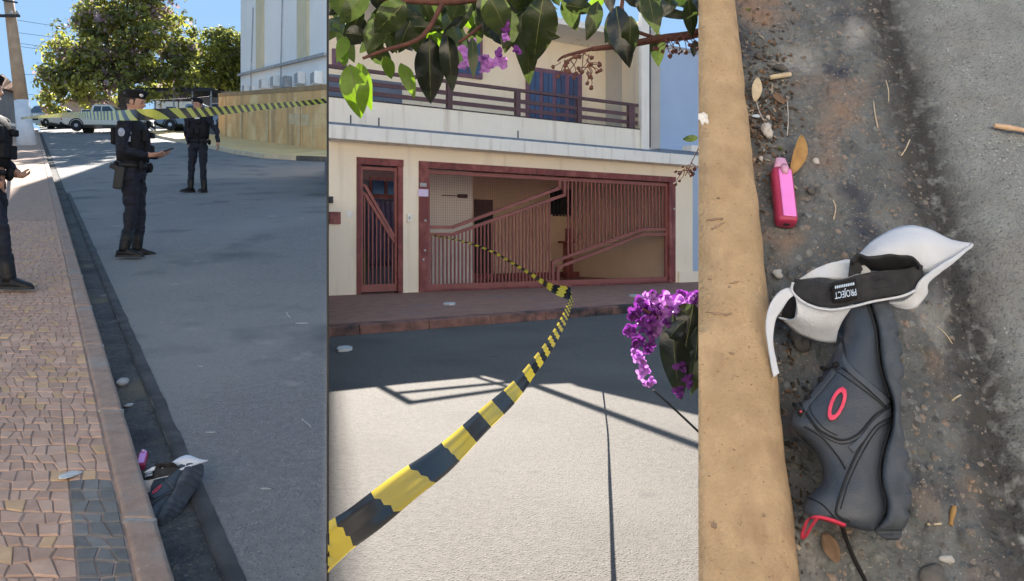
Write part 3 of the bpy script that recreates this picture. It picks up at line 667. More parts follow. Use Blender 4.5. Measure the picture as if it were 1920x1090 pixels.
# near officer: seen from his right side, looking at a phone held in both hands
p = g1(250, 482)
P1 = dict(legL=((0, .1, .9), (.03, .12, .5), (-.01, .14, .1)), legR=((0, -.1, .9), (.02, -.11, .5), (-.05, -.12, .1)), footL=(1, .15, 0), footR=(1, -.18, 0),
          armR=((-.01, -.22, 1.42), (-.03, -.27, 1.13), (.2, -.13, 1.09)), armL=((0, .22, 1.42), (.02, .25, 1.13), (.23, .1, 1.11)),
          handR=((1, .35, .12), (.1, .5, .9)), handL=((1, -.4, .12), (.1, -.5, .9)), head=-.12, pitch=.2, patch=1, holster=-1, curl=.8, lean=-.02)
o1 = person('officer in dark navy uniform and beret looking at a phone, right side to us', p + Vector((0, 0, .0)), .12, P1, S=1.0)
ph = MB(); ph.box(-.075, .075, -.036, .036, -.005, .005); phone = ph.build('phone', M_blk, bevel=.004); phone.location = o1.location + Vector((.345, .03, 1.155)); phone.rotation_euler = (.1, -.35, .1); tag(phone, 'dark phone held by the near officer', 'phone')
# far officer: facing us, turned a little left, arm hanging away from the body
p = g1(372, 361)
P2 = dict(legL=((0, .1, .9), (.03, .11, .5), (0, .12, .1)), legR=((0, -.1, .9), (.04, -.12, .5), (.04, -.14, .1)), footL=(1, .1, 0), footR=(1, -.6, 0),
          armL=((0, .22, 1.42), (-.05, .36, 1.17), (.02, .42, .94)), armR=((0, -.22, 1.42), (-.08, -.3, 1.15), (-.1, -.24, .92)),
          handL=((.15, .15, -1), (.3, -1, 0)), handR=((-.2, .3, -1), (0, 1, .3)), head=-.1, pitch=.05, holster=-1, curl=.6)
person('officer in black uniform standing farther up the street facing us', p, -1.75, P2, S=1.0)
# third officer, cut by the left border, on the pavement
p = g1(-26, 541, .13)
P3 = dict(legL=((0, .1, .9), (.05, .11, .5), (.02, .13, .1)), legR=((0, -.1, .9), (.18, -.11, .5), (.26, -.13, .1)), footL=(1, .1, 0), footR=(1, -.12, 0),
          armL=((0, .22, 1.42), (-.02, .27, 1.13), (.16, .17, .98)), armR=((0, -.22, 1.42), (-.03, -.28, 1.14), (.13, -.24, .93)),
          handL=((1, -.4, -.2), (0, -.5, .6)), handR=((.8, .1, -.6), (.2, 1, .2)), head=0, pitch=.1, holster=-1, curl=.9)
person('officer on the tan pavement cut off by the left border of the view', p, .05, P3, S=.97)

# ---- striped tape
def tape_mat(name, period, slant, yel, blk_):
    m = bpy.data.materials.new(name); m.use_nodes = True; nt = m.node_tree; b = nt.nodes['Principled BSDF']; L = nt.links.new
    uv = nt.nodes.new('ShaderNodeUVMap'); uv.uv_map = 'tape'; sp = nt.nodes.new('ShaderNodeSeparateXYZ'); L(uv.outputs[0], sp.inputs[0])
    def mth(op, a, bb):
        n = nt.nodes.new('ShaderNodeMath'); n.operation = op
        for i, q in enumerate((a, bb)):
            if hasattr(q, 'links'): L(q, n.inputs[i])
            elif q is not None: n.inputs[i].default_value = q
        return n.outputs[0]
    w = mth('ADD', sp.outputs[0], mth('MULTIPLY', sp.outputs[1], slant)); fr = mth('FRACT', mth('DIVIDE', w, period), None); st = mth('GREATER_THAN', fr, .5)
    nz = nt.nodes.new('ShaderNodeTexNoise'); nz.inputs['Scale'].default_value = 12; L(uv.outputs[0], nz.inputs['Vector'])
    mx = nt.nodes.new('ShaderNodeMix'); mx.data_type = 'RGBA'; mx.inputs[6].default_value = (*yel, 1); mx.inputs[7].default_value = (yel[0] * .85, yel[1] * .8, yel[2] * .8, 1); L(nz.outputs[0], mx.inputs[0])
    my = nt.nodes.new('ShaderNodeMix'); my.data_type = 'RGBA'; L(st, my.inputs[0]); L(mx.outputs[2], my.inputs[6]); my.inputs[7].default_value = (*blk_, 1)
    L(my.outputs[2], b.inputs['Base Color']); b.inputs['Roughness'].default_value = .25; b.inputs['Specular IOR Level'].default_value = .6
    t = nt.nodes.new('ShaderNodeBsdfTranslucent'); L(my.outputs[2], t.inputs[0]); ms = nt.nodes.new('ShaderNodeMixShader'); ms.inputs[0].default_value = .4
    L(b.outputs[0], ms.inputs[1]); L(t.outputs[0], ms.inputs[2]); L(ms.outputs[0], nt.nodes['Material Output'].inputs[0]); return m
def ribbon(name, pts, width, m, npleat, depth, up=None, u0=0):
    """pts = (x,y,z,widthscale,twist); tape with lengthwise pleats, uv in metres"""
    rows = []; uvs = []; u = u0; prev = None; K = max(3, npleat * 2 + 1)
    for i, q in enumerate(pts):
        p = Vector(q[:3]); t = (Vector(pts[min(i + 1, len(pts) - 1)][:3]) - Vector(pts[max(i - 1, 0)][:3])).normalized()
        view = (p - Vector((0, 0, CZ))).normalized(); wv = t.cross(view) if up is None else Vector(up) - t * t.dot(Vector(up))
        wv.normalize(); wv = Matrix.Rotation(q[4], 3, t) @ wv; nv = t.cross(wv).normalized()
        if prev is not None: u += (p - prev).length
        prev = p; r = []
        for k in range(K):
            f = k / (K - 1) - .5; dd = depth * (1 if k % 2 else -1) * (.7 + .5 * mn.noise(Vector((u * 1.3, k * 2.3, 0)))) if npleat else 0
            r.append(p + wv * f * width * q[3] + nv * dd); uvs.append((u, f * width * 1.25 + (dd * 3.5 if npleat else 0)))
        rows.append(r)
    mb = MB(); mb.sheet(rows, 0); o = mb.build(name, m, fix=False)
    ul = o.data.uv_layers.new(name='tape')
    for lp in o.data.loops: ul.data[lp.index].uv = uvs[lp.vertex_index]
    return o
def clip_mesh(o, co, no):
    bm = bmesh.new(); bm.from_mesh(o.data); bmesh.ops.bisect_plane(bm, geom=bm.verts[:] + bm.edges[:] + bm.faces[:], plane_co=co, plane_no=no, clear_outer=True); bm.to_mesh(o.data); bm.free(); return o
T1 = tape_mat('tape_yellow_black_a', .36, 2.0, (.6, .62, .1), (.02, .02, .018))
ctl = [(36, 222, 33.4), (130, 216, 13), (190, 217, 8), (250, 216, 6.3), (330, 213, 6.5), (400, 209, 7.8), (500, 200, 10.6), (560, 195, 12.4), (612, 189, 13.9)]
pts = [(*ray(a, b, c_), 1, .15 * math.sin(i * .2)) for i, (a, b, c_) in enumerate(interp(ctl, 90))]
tag(ribbon('barrier_tape', pts, .085, T1, 0, 0, up=(0, 0, 1)), 'yellow and black striped tape strung across in front of the officers', 'tape')

# ================================================================== 2. THE HOUSE ACROSS THE ROAD (middle)
M_asph2 = agg_mat('road_asphalt_pale', (.128, .115, .102), (.105, .094, .083), [(.155, .14, .124), (.075, .067, .06), (.12, .108, .096), (.18, .163, .146)], 85, .0035, [((.095, .085, .076), .9, .52, .72), ((.145, .131, .116), .4, .5, .7), ((.085, .077, .07), 4, .64, .76)], 1, ((.05, .045, .04), 95, (.62, .7)))
mb = MB(); mb.add([(DIV * -25 , -25, 0), (220, -25, 0), (220, 260, 0), (DIV * 260, 260, 0)], [(0, 1, 2, 3)])
road = tag(mb.build('road', M_asph2, fix=False), kind='structure')
HO = Vector((-3.3160, 14.3967)); HD = Vector((.83155, .55547)); HW = Vector((-.55547, .83155)); HA = math.atan2(HD.y, HD.x)
UL = lambda v: .3786 * v + .012
def hp_(px, py, v=0):
    """pixel -> (u, z) on the house plane v metres behind the street front"""
    rx = (px - CX) / F; o = HO + HW * v; t = (o.y * rx - o.x) / (HD.x - HD.y * rx); s = o.y + t * HD.y
    return t, CZ + (YH - py) / F * s
def hw(u, v): p = HO + HD * u + HW * v; return (p.x, p.y)
K0, K1 = Vector((-2.17, 9.49)), Vector((1.77, 12.63)); KD = (K1 - K0).normalized(); KN = Vector((-KD.y, KD.x))
M_pave2 = mat('pavement_red_brown', (.37, .19, .13), (.28, .14, .1), scale=5, rough=.9, bump=.005, bscale=90, c3=(.26, .17, .14), s3=1.1, speck=(.34, .22, .18), sscale=50)
M_kerb2 = mat('kerb_red_stained', (.26, .13, .1), (.14, .075, .06), scale=5, rough=.9, bump=.006, bscale=50, c3=(.04, .035, .035), s3=1.6, w3=(.48, .6))
kq = lambda t, o: tuple(K0 + KD * t + KN * o)
mb = MB(); poly = [kq(-.6, .2), kq(26, .2), hw(26, .3), hw(-.2, .3)]
mb.prism(poly, 0.001, lambda q: .125 + .04 * min(1, max(0, (Vector(q) - K0).dot(KN) / 4.2)))
pv2 = tag(mb.build('pavement', M_pave2, clip=[((0, 0, 0), (-1, DIV, 0))]), kind='structure')
t = -.6
while t < 14:
    L_ = 1.0; mb = MB(); a, b = t + .006, t + L_ - .006
    mb.loft([[(*kq(x, o), z) for o, z in ((-.015, .001), (.0, .1), (.02, .12), (.19, .126), (.198, .002))] for x in (a, b)], smooth=False)
    mb.build('kerb_stone', M_kerb2, pv2, clip=[((0, 0, 0), (-1, DIV, 0))]); t += L_
M_white2 = mat('litter_white', (.6, .6, .58), (.5, .5, .48), scale=30, rough=.9)
for px, py, w, lb in [(842, 570, .2, 'white smear on the red pavement below the sliding gate'), (1192, 555, .28, 'pale smear on the red pavement near the right pillar'), (645, 630, .16, 'white scrap lying at the kerb under the house')]:
    s = F * (CZ - .15) / (py - YH); c = Vector(((px - CX) / F * s, s)); mb = MB()
    mb.prism([(c.x + w * .5 * math.cos(a) * ru(.7, 1.2), c.y + w * .9 * math.sin(a) * ru(.7, 1.2)) for a in [2 * math.pi * i / 10 for i in range(10)]], .1 if py < 600 else .002, .165 if py < 600 else .03)
    tag(mb.build('litter_scrap', M_white2), lb, 'litter')

M_fac = mat('facade_cream', (.92, .8, .62), (.88, .76, .58), scale=1.2, rough=.85, bump=.004, bscale=30, streak=((.74, .62, .47), 5, .58, .84), c3=(.84, .73, .57), s3=.5, w3=(.55, .8))
M_trim = mat('trim_white', (.88, .84, .76), (.83, .79, .71), scale=2, rough=.8, streak=((.6, .55, .48), 8, .56, .76))
M_par = mat('parapet_cream_streaked', (.9, .83, .7), (.85, .78, .66), scale=1.5, rough=.85, streak=((.64, .55, .45), 7, .56, .8), bump=.003, bscale=30)
M_red = mat('gate_red_paint', (.22, .055, .05), (.17, .045, .04), scale=4, rough=.55, spec=.35, bump=.001, bscale=80, c3=(.34, .12, .1), s3=3, w3=(.48, .7), streak=((.12, .035, .035), 9, .56, .72))
M_red2 = mat('gate_rail_paint', (.3, .1, .08), (.24, .08, .065), scale=4, rough=.5, spec=.4)
M_maroon = mat('balcony_maroon', (.13, .07, .075), (.1, .055, .06), scale=4, rough=.55)
M_purp = mat('window_purple_frame', (.2, .1, .16), (.15, .08, .12), scale=4, rough=.5)
M_bglass = mat('window_glass_blue', (.05, .09, .2), (.03, .06, .14), scale=1, rough=.12, spec=.6)
M_in = mat('porch_wall', (.74, .56, .41), (.68, .51, .37), scale=2, rough=.9)
M_inw = mat('porch_wall_white', (.88, .82, .74), (.82, .76, .68), scale=2, rough=.9)
M_floor = mat('porch_floor', (.32, .14, .11), (.26, .11, .085), scale=5, rough=.5)
M_flash = mat('flashing_blue_grey', (.2, .24, .3), (.15, .18, .23), scale=6, rough=.5, metal=.4)
M_blue = mat('neighbour_blue_render', (.46, .55, .68), (.42, .51, .64), scale=.8, rough=.9)
M_gt = mat('tower_grey_render', (.52, .49, .44), (.46, .43, .39), scale=1, rough=.9)
M_curt = mat('curtain_mauve', (.2, .16, .24), (.14, .11, .18), scale=6, rough=.9)
house = thing('house', 'cream two storey house with red iron gates and maroon balcony railing', 'house', (HO.x, HO.y, 0), HA)
def hpart(name, m, boxes, par=house, bevel=0, mi=None):
    mb = MB()
    for u0, u1, v0, v1, za, zb in boxes:
        a0, a1 = (UL(v0), UL(v1)) if u0 is None else (u0, u0)
        mb.hexa([(a0, v0, za), (u1, v0, za), (u1, v1, za), (a1, v1, za)], [(a0, v0, zb), (u1, v0, zb), (u1, v1, zb), (a1, v1, zb)])
    return mb.build(name, m, par, bevel=bevel)
DU0, DU1, GU0, GU1, GT = .55, 1.486, 1.826, 8.69, 2.69
# street front: piers and lintel
hpart('wall', M_fac, [(None, DU0, 0, .2, .02, 2.95)])
hpart('wall', M_fac, [(DU1, GU0, .0, .2, .02, GT)]); hpart('wall', M_fac, [(DU0 + .001, 9.3, .0, .2, GT, 2.95)]); hpart('pillar', M_fac, [(GU1, 9.3, 0, .35, .02, GT - .002)])
hpart('pillar_foot', M_fac, [(GU1 + .1, 9.45, -.06, -.003, .02, .42)])
hpart('roof_slab', M_trim, [(None, 9.5, -.36, 6.2, 2.953, 3.2)], bevel=.01)
hpart('flashing', M_flash, [(None, 9.3, -.34, -.02, 3.202, 3.245)])
for u in (.35, .9, 4.0): hpart('wire_stub', M_dark, [(u, u + .02, -.2, -.18, 3.246, 3.42)])
# porch
hpart('porch_floor', M_floor, [(DU0, 8.9, .205, 6, .05, .165)])
BV = 4.2
hpart('back_wall', M_in, [(1.9, 8.9, BV, BV + .2, .166, 2.95)])
hpart('side_wall', M_in, [(8.72, 8.9, .36, BV - .002, .166, 2.95)])
u8, _ = hp_(886, 400, 2.4)
hpart('inner_wall', M_inw, [(hp_(796, 400, 2.4)[0], u8, 2.4, 2.55, .166, 2.95)])
hpart('inner_return', M_inw, [(u8 - .12, u8 - .001, 2.552, BV - .002, .166, 2.95)])
ua, _ = hp_(889, 400, BV); ub, _ = hp_(899, 400, BV)
hpart('inner_door', M_blk, [(ua, ua + .55, BV - .06, BV - .003, .166, 2.25)])
# wall lamp bracket on the white inner wall
uq, zq = hp_(866, 368, 2.4); hpart('wall_bracket', M_blk, [(uq - .12, uq + .1, 2.3, 2.398, zq - .04, zq + .04), (uq - .55, uq - .121, 2.36, 2.38, zq - .01, zq + .01)])
ua, za = hp_(1031, 402, BV); ub, zb = hp_(1068, 358, BV)
bw = hpart('barred_window', M_blk, [(ua, ub, BV - .08, BV - .003, za, zb)])
for i in range(6):
    u = ua + (ub - ua) * (i + .5) / 6; hpart('bar', M_dark, [(u - .02, u + .02, BV - .13, BV - .083, za - .05, zb + .05)], bw)
uu, zz = hp_(1065, 480, 3.4); hpart('stored_stand', M_red, [(uu - .1, uu + .1, 3.3, 3.5, .166, 1.1), (uu - .25, uu + .25, 3.28, 3.52, 1.1, 1.16), (uu - .02, uu + .1, 3.3, 3.5, 1.16, 1.5)])
hpart('porch_step', M_red, [(ua - 3.2, ua + 3.5, BV - .5, BV - .081, .167, .3)])
# passage behind the small door
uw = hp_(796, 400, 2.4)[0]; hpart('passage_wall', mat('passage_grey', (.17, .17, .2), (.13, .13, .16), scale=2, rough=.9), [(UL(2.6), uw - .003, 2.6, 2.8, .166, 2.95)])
ua, za = hp_(692, 405, 2.6); ub, zb = hp_(748, 335, 2.6)
pw = hpart('passage_window', M_red, [(ua, ub, 2.53, 2.597, za, zb)])
for i in range(2):
    for j in range(2):
        a = ua + (ub - ua) * (i + .12) / 2; b = ua + (ub - ua) * (i + .88) / 2; c0 = za + (zb - za) * (j + .12) / 2; c1 = za + (zb - za) * (j + .88) / 2
        hpart('pane', M_bglass, [(a, b, 2.5, 2.528, c0, c1)], pw)
ua, za = hp_(692, 500, 1.8); ub, zb = hp_(748, 378, 1.8); mb = MB(); rows = []
for j in range(8):
    z = za + (zb - za) * j / 7; rows.append([(ua + (ub - ua) * i / 40, 1.8 + .05 * math.sin(i * .95) * (1 - .3 * j / 7), z) for i in range(41)])
mb.sheet(rows, .008); mb.build('hanging_cloth', M_curt, house)
hpart('cloth_rail', M_dark, [(ua - .1, ub + .1, 1.79, 1.81, zb, zb + .03)])
ua, za = hp_(672, 525, .9); hpart('green_bin', mat('bin_green', (.12, .16, .05), rough=.6), [(ua, ua + .16, .85, 1.1, .166, .95)], bevel=.03)
# small iron door
dr = hpart('entrance_door_frame', M_red, [(DU0, DU0 + .09, -.02, .14, .17, GT - .13), (DU1 - .1, DU1, -.02, .14, .17, GT - .13), (DU0, DU1, -.04, .16, GT - .129, GT)])
dd = hpart('entrance_gate', M_red2, [(DU0 + .095, DU0 + .14, .03, .08, .2, GT - .16), (DU1 - .15, DU1 - .105, .03, .08, .2, GT - .16), (DU0 + .141, DU1 - .151, .03, .08, GT - .22, GT - .16), (DU0 + .141, DU1 - .151, .03, .08, .2, .34)])
def zr(u): return 2.18 - .95 * max(0, (u - .72)) / .66 if u > .72 else 2.18
for off in (0, -.16):
    mb = MB(); mb.bar((DU0 + .14, .055, 2.18 + off), (.74, .055, 2.18 + off), .05, .055); mb.bar((.735, .055, 2.18 + off), (DU1 - .15, .055, 1.22 + off * .6), .05, .055); mb.build('diagonal_rail', M_red2, dd)
nb = 8
for i in range(nb):
    u = DU0 + .14 + (DU1 - DU0 - .29) * (i + .5) / nb; top = (2.18 if u < .74 else 2.18 - .96 * (u - .74) / (DU1 - .15 - .74)) - .14
    hpart('bar', M_red2, [(u - .011, u + .011, .045, .067, .34, top)], dd)
msh = MB(); a0, a1 = DU0 + .15, DU1 - .16; zt_ = GT - .225
for i in range(18): u = a0 + (a1 - a0) * (i + .5) / 18; msh.box(u - .0022, u + .0022, .052, .057, 2.27, zt_)
for j in range(4):
    z = zt_ - (j + .5) * .046; ur = a1 if z > 2.2 else None
    us = a0 if z > 2.2 else min(a1, .74 + (2.23 - z) / 1.6)
    if us < a1 - .02: msh.box(us, a1, .0575, .0615, z - .0022, z + .0022)
tag(msh.build('wire_mesh', M_red2, dd), kind='stuff')
# big sliding gate
gf = hpart('gate_frame', M_red, [(GU0, GU0 + .2, -.03, .16, .17, GT - .13), (GU1 - .2, GU1, -.03, .16, .17, GT - .13), (GU0, GU1, -.045, .17, GT - .129, GT)])
for px, py in ((796, 414), (795, 470), (792, 487), (1262, 392)):
    a, z = hp_(px, py); mb = MB(); mb.tube([(a, -.03, z), (a, -.05, z)], .022, 10); mb.build('bolt', M_white2, gf)
a, z = hp_(792, 362); pl = hpart('paper_notice', mat('notice_paper', (.75, .66, .8), (.66, .5, .72), scale=60, rough=.8), [(a - .11, a + .11, -.036, -.031, z - .07, z + .07)], gf)
a, z = hp_(792, 347); hpart('number_plate', M_grey, [(a - .07, a + .07, -.04, -.031, z - .035, z + .035)], gf)
G0, G1 = GU0 + .21, GU1 - .21; gt0 = GT - .16
gg = hpart('sliding_gate', M_red2, [(G0, G0 + .05, .03, .09, .2, gt0), (G1 - .06, G1, .03, .09, .2, gt0), (G0 + .051, G1 - .061, .03, .09, gt0 - .07, gt0), (G0 + .051, G1 - .061, .03, .09, .2, .3)])
D1 = [(G0 + .05, 1.42), (2.6, 1.42), (5.26, 2.3), (5.26, gt0 - .07)]
D2 = [(5.08, .3), (5.08, .7), (7.7, 1.43), (G1 - .06, 1.43)]
def zline(D, u):
    for (a, b), (c_, d_) in zip(D, D[1:]):
        if c_ > a and a <= u <= c_: return b + (d_ - b) * (u - a) / (c_ - a)
    return None
for D, offs in ((D1, ((0, 0), (.14, -.14))), (D2, ((0, 0), (.14, -.12)))):
    for du, dz in offs:
        pts_ = [(a + (du if (i >= 2 if D is D1 else i < 2) else 0), z + (dz if (a, z) not in ((5.26, gt0 - .07), (5.08, .3)) else 0)) for i, (a, z) in enumerate(D)]
        for q, r_ in zip(pts_, pts_[1:]):
            mb = MB(); dv = Vector((r_[0] - q[0], 0, r_[1] - q[1])).normalized() * .012; mb.bar(Vector((q[0], .06, q[1])) - dv, Vector((r_[0], .06, r_[1])) + dv, .062, .055, (0, 1, 0)); mb.build('diagonal_rail', M_red2, gg)
n = 34
for i in range(n):                                    # bars under the first diagonal
    u = G0 + .1 + (5.0 - G0 - .1) * i / (n - 1); z = zline(D1, u); hpart('bar', M_red2, [(u - .014, u + .014, .046, .074, .3, z - .15)], gg)
n = 27
for i in range(n):                                    # bars above the second diagonal
    u = 5.5 + (G1 - .14 - 5.5) * i / (n - 1); z = zline(D2, u); hpart('bar', M_red2, [(u - .014, u + .014, .046, .074, z + .03, gt0 - .07)], gg)
msh = MB()
u = G0 + .06
while u < 5.2: z = zline(D1, u) + .03; msh.box(u - .0013, u + .0013, .058, .061, z, gt0 - .071); u += .05
z = 1.46
while z < gt0 - .08:
    ue = 2.6 + (z - .03 - 1.42) / (2.3 - 1.42) * 2.66 if z > 1.45 else 5.2
    ue = min(max(ue, G0 + .1), 5.22); msh.box(G0 + .055, ue, .0615, .0645, z - .0013, z + .0013); z += .05
tag(msh.build('wire_mesh', M_red2, gg), kind='stuff')
hpart('gate_rail', M_red, [(GU0 + .2, GU1 - .2, .0, .12, .166, .197)], gf)
# things on the street wall
a, z = hp_(627, 409); hpart('letter_box', M_red, [(UL(-.06) + .03, a + .11, -.035, -.003, z - .11, z + .11)], bevel=.005)
a, z = hp_(766, 409); ic = hpart('intercom', M_trim, [(a - .045, a + .045, -.04, -.003, z - .075, z + .075)], bevel=.008); hpart('button', M_grey, [(a - .015, a + .015, -.05, -.042, z - .03, z + .03)], ic)
a, z = hp_(655, 402); hpart('outlet_cover', M_trim, [(a - .06, a + .06, -.015, -.003, z - .06, z + .06)])
a, z = hp_(621, 375); hpart('meter_box', M_dark, [(UL(-.06) + .03, a + .02, -.05, -.003, z - .06, z + .06)])
# balcony
hpart('parapet', M_par, [(None, 7.56, 0, .13, 3.205, 3.74)])
for u in (2.3, 4.9, 6.2): hpart('parapet_joint', M_trim, [(u, u + .02, -.006, -.001, 3.25, 3.735)])
hpart('parapet_cap', M_dark, [(None, 7.55, -.01, .14, 3.742, 3.765)])
rl = hpart('balcony_railing', M_maroon, [(None, 7.54, .02, .1, 4.28, 4.34)])
for z in (4.08, 3.9): hpart('rail', M_maroon, [(None, 7.54, .04, .08, z - .04, z + .04)], rl)
for px in (690, 845, 973, 1088, 1186):
    a, _ = hp_(px, 200); w = .055 if px < 1180 else .09; hpart('post', M_maroon, [(a - w, a + w, .015, .105, 3.766, 4.279)], rl)
# upper storey
UV = 1.6
hpart('upper_wall', M_fac, [(None, 8.1, UV, UV + .2, 3.205, 5.95)])
mb = MB(); q = [(7.58, .05), (7.8, .05), (8.35, UV + .1), (8.12, UV + .1)]; mb.prism(q, 3.21, 6.3); mb.build('side_wall', M_fac, house)
hpart('column', M_trim, [(7.565, 7.81, -.06, .045, 3.206, 6.6)], bevel=.01); hpart('downpipe', M_dark, [(7.82, 7.88, -.03, .03, 3.35, 6.6)])
hpart('tower_wall', M_gt, [(7.885, 8.27, .06, 2.2, 3.206, 6.15)])
hpart('low_roof', M_flash, [(7.9, 9.3, -.3, .04, 3.247, 3.3)]); hpart('end_post', M_trim, [(8.95, 9.3, -.3, 0.0, 3.301, 3.45)])
fd0, fz1 = hp_(985, 125, UV); fd1, _ = hp_(1088, 215, UV)
fw = hpart('balcony_door', M_purp, [(fd0, fd1, UV - .07, UV - .003, 3.22, fz1)])
for i in range(4):
    a = fd0 + .07 + (fd1 - fd0 - .1) * i / 4; b = a + (fd1 - fd0 - .1) / 4 - .1
    for c0, c1 in ((3.3, 4.0), (4.06, 4.62), (4.68, fz1 - .1)):
        for k in range(2):
            hpart('pane', M_bglass, [(a + (b - a) * k / 2 + .01, a + (b - a) * (k + 1) / 2 - .01, UV - .085, UV - .072, c0, c1)], fw)
for (pa, pya, pb_, pyb) in ((845, 62, 902, 150), (622, 92, 648, 128)):
    a, z1_ = hp_(pa, pya, UV); b, z0_ = hp_(pb_, pyb, UV); a = max(a, UL(UV) + .02)
    w = hpart('window', M_purp, [(a, b, UV - .07, UV - .003, z0_, z1_)])
    for k in range(2): hpart('pane', M_bglass, [(a + .06 + (b - a - .1) * k / 2, a + (b - a - .1) * (k + 1) / 2 + .02, UV - .085, UV - .072, z0_ + .08, z1_ - .08)], w)
a, _ = hp_(752, 190, UV); hpart('shade_panel', mat('shade_blue_grey', (.16, .19, .25), (.13, .15, .2), scale=3, rough=.7), [(UL(UV) + .01, a, UV - .05, UV - .004, 3.3, 4.5)])  # blue-grey panel paints the shade on the wall behind the railing
# main eave; unseen low roof, block, railing and mast shaped to cast road shadows
hpart('roof_low', M_trim, [(None, 1.615, .3, 4.1, 5.68, 5.82)]); hpart('eave', M_trim, [(1.621, 7.95, .3, 4.1, 5.952, 6.1)], bevel=.01); hpart('upper_wall_back', M_fac, [(UL(4) + .1, 8.1, 3.85, 4.0, 3.205, 5.67)])
hpart('shadow_block', M_fac, [(2.62, 3.9, .31, 1.6, 6.102, 7.3)], bevel=.01)
mb = MB(); mb.hexa([(1.7, .31, 6.101), (2.615, .31, 6.101), (2.615, .6, 6.101), (1.7, .6, 6.101)], [(1.7, .31, 6.22), (2.615, .31, 6.42), (2.615, .6, 6.42), (1.7, .6, 6.22)]); mb.build('roof_kerb', M_trim, house)
def shsrc(px, py, v=.36):
    s = F * CZ / (py - YH); X, Y = (px - CX) / F * s, s
    k = (v - ((X - HO.x) * HW.x + (Y - HO.y) * HW.y)) / (SUN.x * HW.x + SUN.y * HW.y)
    q = Vector((X + k * SUN.x, Y + k * SUN.y)) - HO; return Vector((q.dot(HD), v, k * SUN.z))
rr = MB(); rr.bar(shsrc(708, 722), shsrc(772, 757), .05, .07); rr = rr.build('roof_railing', M_maroon, house)
for a, b, t_ in (((772, 755), (1003, 722), .05), ((748, 737), (965, 716), .04), ((890, 706), (965, 730), .05), ((715, 722), (900, 705), .04)):
    mb = MB(); mb.bar(shsrc(*a), shsrc(*b), .05, t_); mb.build('rail', M_maroon, rr)
mb = MB(); a, b = shsrc(1000, 722, .42), shsrc(1345, 850, .42); mb.tube([a, b], .05, 8); mb.build('mast', M_dark, house)

# neighbour
nh = thing('house', 'plain pale blue neighbouring house right of the cream house', 'house', (HO.x, HO.y, 0), HA)
hpart('wall', M_blue, [(8.95, 16, 3.0, 12, .02, 6.75)], nh); hpart('wall', M_blue, [(9.9, 16, .6, 2.998, .02, 3.1)], nh); hpart('roof_cap', M_grey, [(8.93, 16.1, 2.95, 12.1, 6.752, 6.85)], nh)

# unseen pale terrace added behind the viewpoint to bounce sun into the shade
oh = thing('house', 'added unseen pale terrace behind the viewpoint, bouncing sun into the shade', 'house', (1, -8, 0), 0)
M_opp = mat('bounce_render', (.8, .72, .6), (.74, .66, .55), scale=1, rough=.9)
mb = MB(); mb.box(-17, 20, -8, 0, 0, 7.5); mb.build('wall', M_opp, oh)
mb = MB(); mb.hexa([(-17.4, -8.4, 7.502), (20.4, -8.4, 7.502), (20.4, .5, 7.502), (-17.4, .5, 7.502)], [(-17.4, -8.4, 7.7), (20.4, -8.4, 7.7), (20.4, .5, 7.65), (-17.4, .5, 7.65)]); mb.build('roof', M_tile, oh)
for i in range(7):
    x = -15 + i * 5.2
    for z0, z1_, w in ((.9, 2.2, .7), (4.2, 5.5, .7)):
        mb = MB(); mb.box(x - w, x + w, .003, .06, z0, z1_); w_ = mb.build('window', M_trim, oh); mb = MB(); mb.box(x - w + .08, x + w - .08, .062, .08, z0 + .08, z1_ - .08); mb.build('pane', M_bglass, w_)
    mb = MB(); mb.box(x + 1.6, x + 2.5, .003, .07, 0.0, 2.15); mb.build('door', M_red, oh)

# tape from the gate to a thin rod added on the dividing line
T2 = tape_mat('tape_yellow_black_b', .4, 1.0, (.95, .74, .05), (.008, .008, .009))
gp = Vector((*hw(2.09, -.02), 1.27))
ctl = [(604, 1036, 1.1, 1.05), (650, 1001, 1.2, 1), (700, 962, 1.34, 1), (770, 905, 1.53, 1), (845, 850, 1.78, 1), (912, 785, 2.2, 1), (965, 735, 2.68, 1), (1000, 692, 3.2, 1), (1036, 640, 4.3, 1.05), (1058, 600, 5.6, 1.1), (1069, 572, 7.2, 1.2), (1073, 556, 8.2, 1.6), (1062, 549, 8.5, 2.2), (1035, 540, 8.9, 1.5), (1000, 517, 9.8, .8), (960, 493, 11, .6), (925, 473, 12, .55), (875, 455, 13.4, .5)]
pts = [(*ray(a, b, c_), w, 0) for a, b, c_, w in ctl] + [(gp.x, gp.y, gp.z, .4, 0)]
pts = interp(pts, 300)
pts = [(*q[:4], .1 + .25 * mn.noise(Vector((i * .03, 0, 0)))) for i, q in enumerate(pts)]
tag(clip_mesh(ribbon('barrier_tape', pts,   .06, T2, 3, .0062, up=SUN, u0=.5), (0, 0, 0), (-1, DIV, 0)), 'long yellow and black striped tape running from the red gate towards us', 'tape')
q = ray(614.5, 1028, 1.125)
st = thing('divider_rod', 'thin dark rod added on the dividing line, holding the long tape', 'stake', (q.x, q.y, 0))
mb = MB(); mb.tube([(0, 0, -.5), (0, 0, .8), (0, 0, 1.9)], .0016, 8); mb.build('rod', M_blk, st)
mb = MB(); mb.tube([(0, 0, q.z - .02), (0, 0, q.z + .02)], .0024, 8); mb.build('tape_knot', M_blk, st)

